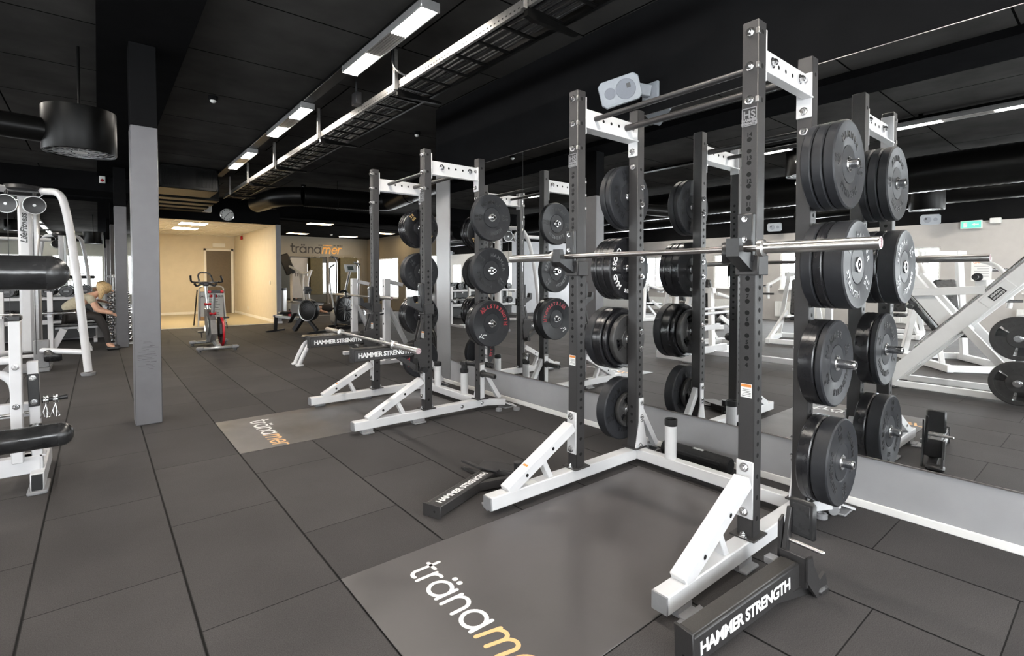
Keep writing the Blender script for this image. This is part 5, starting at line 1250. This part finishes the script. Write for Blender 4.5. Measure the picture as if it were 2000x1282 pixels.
# weight tree with plates beyond the farther rack
t = thing('weight_tree', 'white weight tree beside the bench press', 'plate rack', (3.95, 6.75, 0))
f = MB(); f.beam((3.98, 6.75, .05), (3.98, 6.75, 1.3), .07, .09, .005, 0, (0, 1, 0)); f.beam((3.55, 6.47, .035), (4.3, 6.65, .035), .07, .06); f.beam((3.55, 7.03, .035), (4.3, 6.85, .035), .07, .06); f.build('frame', WHT2, t)
for z in (.36, .80, 1.18):
    f = MB(); f.cyl((3.95, 6.75, z), (3.52, 6.75, z), .024, n=16); f.build('peg', CHR, t)
RZ = Matrix.Rotation(-PI / 2, 4, 'Z')
for z, items, nm in ((.36, [('iron', .035, .225, '20'), ('iron', .035, .225, '20'), ('iron', .035, .225, '20'), ('iron', .035, .225, '20')], 'lowest'), (.80, [('iron', .035, .20, '15'), ('iron', .03, .18, '10')], 'middle'), (1.18, [('iron', .03, .12, '5')], 'top')):
    x = 3.90
    for i, (kd, T, R, kg) in enumerate(items):
        plate(kd, T, R, kg, Matrix.Translation((x, 6.75, z)) @ RZ @ Matrix.Rotation(.3 * i, 4, 'Y'), 'grey grip plate on the %s peg of the weight tree, %s from its post' % (nm, CNT[i]), 'plates on the weight tree'); x -= T + .004

# ------------------------------------------------------------------ cardio corner and studio
def rower(t, o, d):
    """o flywheel foot point, d direction of the rail"""
    o = Vector(o); d = Vector(d).normalized(); s = V(-d.y, d.x, 0); u = V(0, 0, 1)
    f = MB(); f.lathe([(0, -.085), (.19, -.085), (.25, -.06), (.265, 0), (.25, .06), (.19, .085), (0, .085)], o + u * .55, s, 40); f.build('flywheel_cage', PLAS, t)
    for q in (-1, 1):
        f = MB(); f.lathe([(.235, 0), (.262, .006), (.262, .016), (.235, .010)], o + u * .55 + s * (q * .056), s * q, 36, True); f.build('cage_ring', STL, t)
        for k in range(5): f = MB(); f.lathe([(.06 + .042 * k, 0), (.066 + .042 * k, .003)], o + u * .55 + s * (q * .0865), s * q, 28); f.build('vent_ring', DUCT, t)
    f = MB()
    for a in (.6, 1.1): f.box(-.05, .05, -.03, .03, -.003, .003, .002, 0, Matrix.Translation(o + u * .55 + (-d) * (.266 * math.cos(a)) + u * (.266 * math.sin(a))) @ tm((0, 0, 0), s, (-d) * -math.sin(a) + u * math.cos(a)))
    f.build('silver_plate', SILV, t)
    f = MB(); f.beam(o + u * .40 + d * .1, o + u * .06 - d * .25, .07, .07); f.beam(o + u * .03 - d * .25 - s * .3, o + u * .03 - d * .25 + s * .3, .06, .05); f.beam(o + u * .35 + d * .2, o + u * .05 + d * .45, .10, .10); f.build('front_leg', PLAS, t)
    f = MB(); f.beam(o + u * .33 + d * .2, o + u * .38 + d * 1.1, .07, .06); f.build('seat_rail', SILV, t)
    f = MB(); f.beam(o + u * .40 + d * 1.03, o + u * .02 + d * 1.06, .05, .08); f.beam(o + u * .02 + d * 1.06 - s * .28, o + u * .02 + d * 1.06 + s * .28, .05, .04); f.build('rear_leg', PLAS, t)
    f = MB(); f.box(-.14, .14, -.12, .12, .44, .49, .02, 0, Matrix.Translation(o + d * .75)); f.build('seat', PLAS, t)
    for q in (-1, 1):
        f = MB(); f.box(-.06, .06, -.15, .15, -.01, .01, .005, 0, tm(o + d * .38 + s * (q * .13) + u * .36, s, d * .6 + u * -.8)); f.build('foot_plate', PLAS, t)
    f = MB(); f.beam(o + u * .80, o + u * .98 + d * .02, .05, .02); f.build('monitor_arm', SILV, t)
    f = MB(); f.box(-.08, .08, -.02, .02, -.075, .075, .01, 0, tm(o + u * 1.03 + d * .03, s, V(0, 0, 1))); f.box(-.09, .09, -.09, .09, -.02, .02, .01, 0, tm(o + u * 1.03 + d * .03, s, V(0, 0, 1))); f.build('monitor', PLAS, t)
t = thing('rowing_machine', 'black rowing machine with round flywheel beside the entrance pier', 'rowing machine', (3.92, 12.55, 0)); rower(t, (3.92, 12.55, 0), (-.50, .87, 0))
t = thing('air_bike', 'black air bike with a large fan wheel beyond the rowing machines', 'exercise bike', (5.0, 13.1, 0))
f = MB(); f.lathe([(0, -.06), (.27, -.06), (.33, -.03), (.33, .03), (.27, .06), (0, .06)], (4.98, 13.1, .50), (.5, -.85, 0), 36); f.build('fan_cage', PLAS, t)
f = MB()
for k in range(18): a = 2 * PI * k / 18; c = V(4.98, 13.1, .5) + V(.5, -.85, 0).normalized() * .064; xx = V(.85, .5, 0).normalized(); f.tube([c + (xx * math.cos(a) + V(0, 0, 1) * math.sin(a)) * .06, c + (xx * math.cos(a + .3) + V(0, 0, 1) * math.sin(a + .3)) * .28], .005, 6)
f.build('fan_wire', STL, t)
f = MB(); f.tube([(4.72, 13.0, .10), (4.80, 13.05, .55), (4.86, 13.1, .95), (5.05, 13.15, 1.0), (5.2, 13.2, .8)], .03, 12, 0, .15); f.beam((4.7, 12.9, .04), (5.3, 13.0, .04), .08, .06); f.beam((4.7, 13.5, .04), (5.3, 13.6, .04), .08, .06); f.beam((5.0, 12.95, .06), (5.0, 13.55, .06), .08, .08); f.build('frame', PLAS, t)
f = MB(); f.tube([(4.72, 13.1, .55), (4.70, 13.3, 1.1), (4.76, 13.5, 1.6), (4.9, 13.5, 1.68)], .02, 10, 0, .2); f.build('arm_lever', SILV, t)
f = MB(); f.box(5.05, 5.35, 13.35, 13.6, .84, .90, .03); f.cyl((5.2, 13.45, .3), (5.2, 13.45, .85), .03); f.build('saddle', VINYL, t)
t = thing('elliptical_trainer', 'elliptical trainer with a tilted white console behind the air bike', 'elliptical trainer', (5.6, 14.4, 0))
f = MB(); f.tube([(5.45, 14.6, .25), (5.62, 14.5, 1.2), (5.66, 14.4, 1.5)], .035, 12, 0, .3); f.box(5.2, 6.1, 14.2, 14.8, .0, .40, .08); f.build('body', SILV, t)
f = MB(); f.box(-.17, .17, -.12, .12, -.02, .02, .01, 0, tm((5.67, 14.35, 1.60), (.9, -.4, 0), (-.1, .3, 1))); f.build('console', WPLAS, t)
f = MB(); f.box(-.08, .08, -.06, .06, .02, .023, 0, 0, tm((5.67, 14.35, 1.60), (.9, -.4, 0), (-.1, .3, 1))); f.build('display', LCD, t)
for x, dz in ((5.30, 0), (5.95, -.15)):
    f = MB(); f.tube([(x, 14.5, .35), (x - .02, 14.4, 1.2), (x - .1, 14.2, 1.85 + dz), (x - .3, 14.05, 1.92 + dz)], .022, 10, 0, .3); f.build('arm_lever', STL, t)
    f = MB(); f.cyl((x - .28, 14.06, 1.915 + dz), (x - .06, 14.22, 1.87 + dz), .03, n=12); f.build('grip', PLAS, t)
t = thing('treadmill', 'tall silver climbing machine with dark console beside the pier', 'treadmill', (5.45, 18.6, 0))
f = MB(); f.box(5.05, 5.50, 18.3, 19.4, .0, .5, .08); f.beam((5.2, 18.5, .5), (5.3, 18.9, 1.55), .08, .10); f.beam((5.7, 18.5, .5), (5.6, 18.9, 1.55), .08, .10); f.build('body', SILV, t)
f = MB(); f.beam((5.30, 18.85, 1.45), (5.05, 18.95, 2.15), .10, .34, .03, 0, (1, 0, 0)); f.build('console', PLAS, t)
f = MB(); f.tube([(5.22, 18.9, 1.75), (5.55, 18.3, 1.45), (5.75, 18.1, 1.55)], .04, 10, 0, .1); f.tube([(5.75, 18.1, 1.60), (5.62, 18.15, 1.2), (5.70, 18.2, .5)], .045, 10, 0, .2); f.tube([(5.55, 18.3, 1.45), (5.50, 18.3, 1.1), (5.55, 18.3, .5)], .035, 10, 0, .2); f.build('handrail', WPLAS, t)
t = thing('dispenser_pillar', 'round silver pillar with a dark rim next to the entrance pier', 'dispenser', (4.55, 17.4, 0))
f = MB(); f.cyl((4.55, 17.4, .26), (4.55, 17.4, .92), .19, n=36); f.build('drum', STL, t)
f = MB(); f.cyl((4.55, 17.4, .92), (4.55, 17.4, 1.0), .195, n=32); f.cyl((4.55, 17.4, .22), (4.55, 17.4, .26), .195, n=32); f.build('rim', PLAS, t)
f = MB(); f.cyl((4.55, 17.4, .05), (4.55, 17.4, .22), .06, n=16); f.beam((4.2, 17.4, .03), (5.0, 17.35, .03), .1, .05); f.beam((4.55, 17.0, .03), (4.55, 17.8, .03), .1, .05); f.build('base', GPLAS, t)
f = MB(); f.ball((4.55, 17.4, 1.03), .035); f.build('knob', WPLAS, t)
t = thing('boxing_dummy', 'dark training dummy with red straps above the silver pillar', 'training dummy', (4.75, 18.9, 0))
f = MB(); f.lathe([(0, 1.0), (.16, 1.02), (.19, 1.25), (.16, 1.5), (.07, 1.58), (.10, 1.70), (.09, 1.84), (0, 1.9)], (4.75, 18.9, 0), (0, 0, 1), 24); f.build('torso', mat('brown_leather', (.10, .04, .025), .5, var=.2, vscale=20), t)
f = MB(); f.lathe([(.195, 1.2), (.198, 1.22), (.198, 1.28), (.195, 1.3)], (4.75, 18.9, 0), (0, 0, 1), 24, True); f.build('strap', BRED, t)
f = MB(); f.cyl((4.75, 18.9, .05), (4.75, 18.9, 1.05), .05, n=14); f.lathe([(0, .0), (.28, 0), (.28, .06), (.1, .1), (0, .1)], (4.75, 18.9, 0), (0, 0, 1), 28); f.build('stand', PLAS, t)

def tm_logo(f, x0, y, z0, h, w, mats):
    for pts, c, it in logo_strokes():
        P = [V(x0 + u * h, y - .0005 - .001 * c, z0 + v * h) for u, v in pts]; dy = 0.0
        for a, b in zip(P, P[1:]):
            dd = (b - a)
            if dd.length < 1e-6: continue
            q = V(-dd.z, 0, dd.x).normalized() * (w / 2)
            dy += 4e-5; o = V(0, -dy, 0); f.add([a + q + o, a - q + o, b - q + o, b + q + o], [(0, 1, 2, 3)], mats[c])
        for p in P:
            dy += 4e-5; f.add([(p.x + w / 2 * math.cos(2 * PI * k / 10), p.y - dy, p.z + w / 2 * math.sin(2 * PI * k / 10)) for k in range(10)], [list(range(10))], mats[c])
f = MB(); tm_logo(f, 6.12, 21.699, 2.36, .235, .052, (0, 1)); random.seed(4)
x = 7.20
while x < 8.22:
    w = .022 + .02 * random.random(); m = 1 if 7.40 < x < 7.76 else 0
    if not (7.36 < x < 7.40 or 7.77 < x < 7.81 or 7.92 < x < 7.95): f.box(x, x + w, 21.6975, 21.699, 2.668, 2.72, 0, m)
    x += w + .016
solo(f, 'wall_lettering', [DLET, OWALL], 'dark and orange wall lettering above the studio mirror', 'lettering')
for (x0, x1, z0, z1, lb) in ((6.80, 7.30, .62, 2.16, 'olive exercise mats hung on hooks, beside the poster'), (8.05, 8.80, .60, 2.18, 'olive exercise mats hung on hooks, behind the console')):
    t = thing('exercise_mat', lb, 'exercise mat', ((x0 + x1) / 2, 21.6, z0), 0, 'hanging exercise mats')
    for k in range(3):
        f = MB(); f.box(x0 + .01 * k, x1 - .008 * k, 21.50 + .03 * k, 21.525 + .03 * k, z0 + .015 * k, z1, .008); f.build('mat', OLIVE, t)
    for x in (x0 + .12, x1 - .12):
        f = MB(); f.tube([(x, 21.679, z1 + .03), (x, 21.50, z1 + .02), (x, 21.49, z1 + .05)], .012, 8, 0, .02); f.build('hook', WPLAS, t)
f = MB(); f.box(6.05, 6.72, 21.63, 21.66, .5, 2.15, .004, 0)
for r in (.26, .28): f.lathe([(r, 0), (r + .006, 0), (r + .006, .002), (r, .002)], (6.38, 21.629, 1.45), (0, -1, 0), 40, True)
f.text('mt', tm((6.38, 21.627, 1.38), (1, 0, 0), (0, 0, 1)), 1, size=.32)
solo(f, 'wall_poster', [LW, DLET], 'grey poster with a ring and small letters beside the hanging mats', 'poster')
f = MB(); f.box(7.52, 7.60, 21.60, 21.66, .05, 2.2, .004); solo(f, 'wooden_post', DOORB, 'brown wooden post between the two groups of hanging mats', 'post')
f = MB(); f.box(4.9, 6.0, 19.65, 20.3, .0, .26, .05); solo(f, 'crash_mat', OLIVE, 'thick olive mat lying on the studio floor', 'mat')
f = MB(); f.cyl((4.97, 17.95, 0), (4.97, 17.95, .22), .045, n=18, m=0); f.cyl((4.97, 17.95, .22), (4.97, 17.95, .28), .025, n=14, m=1); solo(f, 'water_bottle', [RED, PLAS], 'small red water bottle on the studio floor in front of the olive mat', 'bottle')
f = MB(); f.box(3.99 + .2, XR, 18.0, 18.05, .0005, .003); solo(f, 'floor_stripe', TRIMW, 'pale stripe across the floor where the studio begins', 'floor marking', 'studio floor stripes')
f = MB(); f.ball((7.75, 21.0, .14), .14, m=0); solo(f, 'medicine_ball', PLAS, 'black medicine ball on the floor below the brown post', 'ball')
# lying person in dark clothes, one knee up
PX = .2
t = thing('person', 'person in dark clothes lying on the studio floor, one leg raised', 'person', (6.7, 18.9, 0))
J = [(6.45, 18.9, .20, .15), (6.20, 19.0, .18, .14), (5.95, 19.1, .17, .15), (5.80, 19.15, .17, .06), (5.65, 19.2, .17, .10), (6.0, 18.86, .16, .055), (6.12, 18.72, .10, .045), (6.30, 18.66, .06, .035), (6.05, 19.35, .14, .055), (6.2, 19.45, .08, .04),
     (6.55, 18.80, .16, .10), (6.90, 18.72, .10, .08), (7.20, 18.66, .08, .055), (7.25, 18.66, .14, .04), (6.60, 19.0, .25, .11), (6.85, 19.02, .42, .08), (7.02, 18.98, .60, .05), (7.10, 18.95, .66, .04)]
E = [(0, 1), (1, 2), (2, 3), (3, 4), (2, 5), (5, 6), (6, 7), (2, 8), (8, 9), (0, 10), (10, 11), (11, 12), (12, 13), (0, 14), (14, 15), (15, 16), (16, 17)]
skin_mesh('body', [(j[0] + PX,) + j[1:] for j in J], E, SKIN, t)
skin_mesh('dark_clothes', [(j[0] + PX,) + j[1:] for j in [(6.46, 18.9, .205, .17), (6.20, 19.0, .185, .16), (5.95, 19.1, .175, .165), (6.0, 18.88, .165, .075), (6.08, 18.76, .13, .065), (6.57, 18.8, .165, .125), (6.80, 18.75, .12, .105), (6.62, 19.0, .26, .135), (6.82, 19.02, .40, .105)]], [(0, 1), (1, 2), (2, 3), (3, 4), (0, 5), (5, 6), (0, 7), (7, 8)], PANTS, t)
f = MB(); f.ball((5.83, 19.21, .185), .112, .105, .10); f.build('hair', mat('dark_hair', (.02, .013, .01), .6, var=.3, vscale=60), t)

# ------------------------------------------------------------------ what only the wall mirror shows
def pad(f, p0, p1, w, th, up=(0, 0, 1)): f.beam(p0, p1, w, th, .018, 0, up)
t = thing('leg_press', 'white plate-loaded leg press with inclined rails, seen in the mirror', 'leg press', (-.95, .8, 0))
for x in (-.66, -1.20):
    f = MB(); f.beam((x, 1.86, .12), (x, .35, 1.80), .08, .15, .005); f.build('inclined_rail', WHT3, t)
    f = MB(); f.cyl((x + .0, 1.62, .50), (x, .42, 1.88), .023, n=16); f.build('guide_rod', CHR, t)
    f = MB(); f.beam((x, 1.20, .80), (x, .62, .06), .06, .08, .004); f.beam((x, .42, 1.7), (x, -.2, .06), .06, .08, .004); f.build('strut', WHT3, t)
    f = MB(); f.box(x - .09, x + .09, 1.80, 1.98, 0, .03, .008); f.build('foot_pad', PLAS, t)
    f = MB(); f.beam((x, 1.9, .055), (x, -.4, .055), .07, .07, .004); f.build('base_beam', WHT3, t)
for x in (-.74, -1.12):
    f = MB(); f.beam((x, 1.72, 1.34), (x, 1.24, .68), .11, .17, .006); f.build('carriage_arm', WHT3, t)
    f = MB(); f.beam((x, 1.845, 1.27), (x, 1.365, .61), .13, .05, .01); f.build('shoulder_pad', VINYL, t)
f = MB(); f.beam((-.66, 1.66, 1.16), (-.66, 1.02, 1.20), .05, .09, .004); f.beam((-1.2, 1.66, 1.16), (-1.2, 1.02, 1.20), .05, .09, .004); f.beam((-1.2, 1.06, 1.25), (-.66, 1.06, 1.25), .10, .12, .006); f.build('carriage_frame', WHT3, t)
f = MB(); M = tm((-.615, .92, 1.16), (0, .66, -.75), (0, .75, .66)); f.box(-.16, .16, -.06, .06, -.006, 0, .003, 0, M); f.box(-.075, .075, -.035, .035, 0, .002, 0, 1, M); f.text('HAMMER', M @ Matrix.Translation(V(0, .004, .0026)), 2, size=.03, weight=.001); f.text('STRENGTH', M @ Matrix.Translation(V(0, -.025, .0026)), 2, size=.025, weight=.001); f.build('side_cover', [WHT3, PLAS, WLET], t)
for p in ((-.62, 1.64, 1.0), (-.62, 1.08, 1.34), (-.62, .60, 1.5)):
    f = MB(); f.cyl(p, (p[0] + .13, p[1], p[2]), .024, n=16); f.build('plate_horn', CHR, t)
    f = MB(); f.cyl((p[0] + .13, p[1], p[2]), (p[0] + .16, p[1], p[2]), .028, n=16); f.cyl((p[0] - .01, p[1], p[2]), (p[0] + .012, p[1], p[2]), .045, n=18); f.build('horn_stop', PLAS, t)
f = MB(); f.beam((-1.2, 1.7, .28), (-.66, 1.7, .28), .06, .06); f.beam((-1.2, .5, 1.72), (-.66, .5, 1.72), .07, .07); f.beam((-1.2, -.35, .06), (-.66, -.35, .06), .07, .07); f.build('cross_beam', WHT3, t)
for z in (.71, .25):
    f = MB(); f.cyl((-.62, .73, z), (-.36, .73, z), .024, n=16); f.build('storage_horn', CHR, t)
f = MB(); f.beam((-.62, .73, .95), (-.62, .73, .05), .07, .07, .005, 0, (0, 1, 0)); f.build('storage_post', WHT3, t)
RX2 = Matrix.Rotation(PI / 2, 4, 'Z')
for z, n in ((.71, 'upper'), (.25, 'lower')):
    for i in range(2):
        plate('iron', .034, .225, '20', Matrix.Translation((-.50 + .038 * i, .73, z)) @ RX2 @ Matrix.Rotation(1.2 + .5 * i, 4, 'Y'), 'grip plate on the %s storage horn of the leg press, %s' % (n, ('inner', 'outer')[i]), 'plates on the leg press')

def press(label, ox, oy, rz, tall=1.9, roller=False):
    R = Matrix.Translation((ox, oy, 0)) @ Matrix.Rotation(rz, 4, 'Z')
    t = thing('chest_press' if not roller else 'leg_curl_machine', label, 'exercise machine', (ox, oy, 0), rz); k = dict(parent=t, local=True)
    for y in (-.42, .42):
        f = MB(); f.beam((-.75, y, .06), (.75, y, .06), .08, .10, .005)
        f.build('base_beam', WHT3, **k)
        f = MB(); f.beam((.55, y, .08), (.35, y * .5, tall), .08, .09, .005, 0, (1, 0, 0)); f.beam((-.55, y, .1), (.1, y * .5, .62), .06, .08, .005); f.build('side_post', WHT3, **k)
    f = MB(); f.beam((-.7, -.42, .06), (-.7, .42, .06), .07, .09); f.beam((.7, -.42, .06), (.7, .42, .06), .07, .09); f.beam((.36, -.3, tall - .05), (.36, .3, tall - .05), .08, .10); f.build('cross_beam', WHT3, **k)
    f = MB(); f.box(-.35, .1, -.2, .2, .46, .53, .025); f.build('seat_pad', VINYL, **k)
    f = MB(); f.beam((.12, 0, .55), (.30, 0, 1.30), .30, .08, .025, 0, (1, 0, 0)); f.build('back_pad', VINYL, **k)
    for y in (-.5, .5):
        f = MB(); f.tube([(.36, y * .7, tall - .1), (-.1, y, tall - .25), (-.35, y, 1.2), (-.30, y, .9)], .032, 12, 0, .2); f.build('press_arm', WHT3, **k)
        f = MB(); f.cyl((-.36, y - .12, 1.0), (-.36, y + .12, 1.0), .02, n=12); f.build('grip', PLAS, **k)
        f = MB(); f.cyl((.1, y, tall - .3), (.1, y + (.26 if y > 0 else -.26), tall - .3), .025, n=14); f.build('plate_horn', CHR, **k)
    if roller:
        f = MB(); f.cyl((-.45, -.4, .62), (-.45, .4, .62), .018, n=10); f.build('roller_axle', CHR, **k)
        for y in (-.25, .25):
            f = MB(); f.lathe([(.02, -.11), (.075, -.11), (.085, -.095), (.085, .095), (.075, .11), (.02, .11)], (-.45, y, .62), (0, 1, 0), 24, True); f.build('foam_roller', FOAM, **k)
    return t
press('white machine with two black foam rollers, reflected between the racks', -2.2, 5.0, .2, 1.15, True)
press('white chest press with long black pad, reflected behind the leg press', -3.2, 1.7, 2.5, 1.75)
press('white chest press closer to the windows, seen in the mirror', -4.4, 4.4, 2.9, 1.45)
press('white chest press reflected behind the farther rack', -5.2, 7.4, .6, 1.6)
press('low white machine by the window wall, seen in the mirror', -6.6, 9.6, .3, 1.2)
press('white machine along the window wall opposite the closer rack', -7.3, 3.4, 3.0, 1.5)
f = MB(); f.box(-9.699, -9.69, 2.15, 2.52, 1.25, 1.82, .002, 0); f.text('LARMAD', tm((-9.6895, 2.335, 1.68), (0, 1, 0), (0, 0, 1)), 1, size=.075, weight=.001)
for k in range(5): f.box(-9.69, -9.6895, 2.2, 2.46 - .05 * (k % 2), 1.60 - .06 * k, 1.612 - .06 * k, 0, 2)
solo(f, 'alarm_notice', [PAPER, WARNO, GPLAS], 'white alarm notice on the window wall, mirrored', 'notice')
t = thing('exit_sign', 'green lit emergency exit sign high on the window wall', 'exit sign', (-9.66, 2.53, 2.52))
f = MB(); f.box(-9.70, -9.63, 2.33, 2.73, 2.52, 2.72, .008); f.build('housing', WPLAS, t)
f = MB(); f.box(-9.63, -9.626, 2.35, 2.71, 2.54, 2.70, .002); f.build('lit_face', GREENL, t)
f = MB(); f.box(-9.6255, -9.625, 2.60, 2.67, 2.56, 2.68); f.prism([(-9.6255, 2.52, 2.62), (-9.6255, 2.46, 2.66), (-9.6255, 2.46, 2.635), (-9.6255, 2.39, 2.635), (-9.6255, 2.39, 2.605), (-9.6255, 2.46, 2.605), (-9.6255, 2.46, 2.58)], (.0005, 0, 0)); f.build('pictogram', WLET, t)
f = MB(); f.box(-9.70, -9.62, 2.0, 2.2, 2.62, 2.75, .01); solo(f, 'junction_box', WPLAS, 'white box beside the green exit sign', 'junction box')
for (y, z, lb) in ((3.27, 2.80, 'white wall loudspeaker near the exit sign, mirrored'), (7.06, 2.90, 'white wall loudspeaker farther along the window wall, mirrored')):
    t = thing('wall_speaker', lb, 'speaker', (-9.5, y, z - .1))
    M = Matrix.Translation((-9.45, y, z)) @ Matrix.Rotation(math.radians(80), 4, 'Z') @ Matrix.Rotation(math.radians(8), 4, 'X'); M = M @ Matrix.Scale(1.3, 4)
    speaker(t, M)
    f = MB(); f.box(-9.70, -9.5, y - .04, y + .04, z - .05, z + .05, .006); f.build('wall_bracket', LGREY, t)
for i, h in enumerate(lw):
    t = thing('radiator', 'white ribbed radiator below the %s window of the long wall' % CNT[i], 'radiator', (-9.6, (h[0] + h[1]) / 2, .12), 0, 'radiators')
    f = MB(); f.box(-9.65, -9.58, h[0] - .1, h[1] + .1, .12, .60, .01)
    n = int((h[1] - h[0] + .1) / .05)
    for k in range(n): f.box(-9.58, -9.57, h[0] - .06 + .05 * k, h[0] - .03 + .05 * k, .15, .57, .003)
    f.build('panel', WPLAS, t)
    f = MB(); f.box(-9.69, -9.65, h[0], h[1], .2, .5, .002); f.cyl((-9.62, h[0], 0), (-9.62, h[0], .13), .012, n=8); f.build('pipework', WPLAS, t)
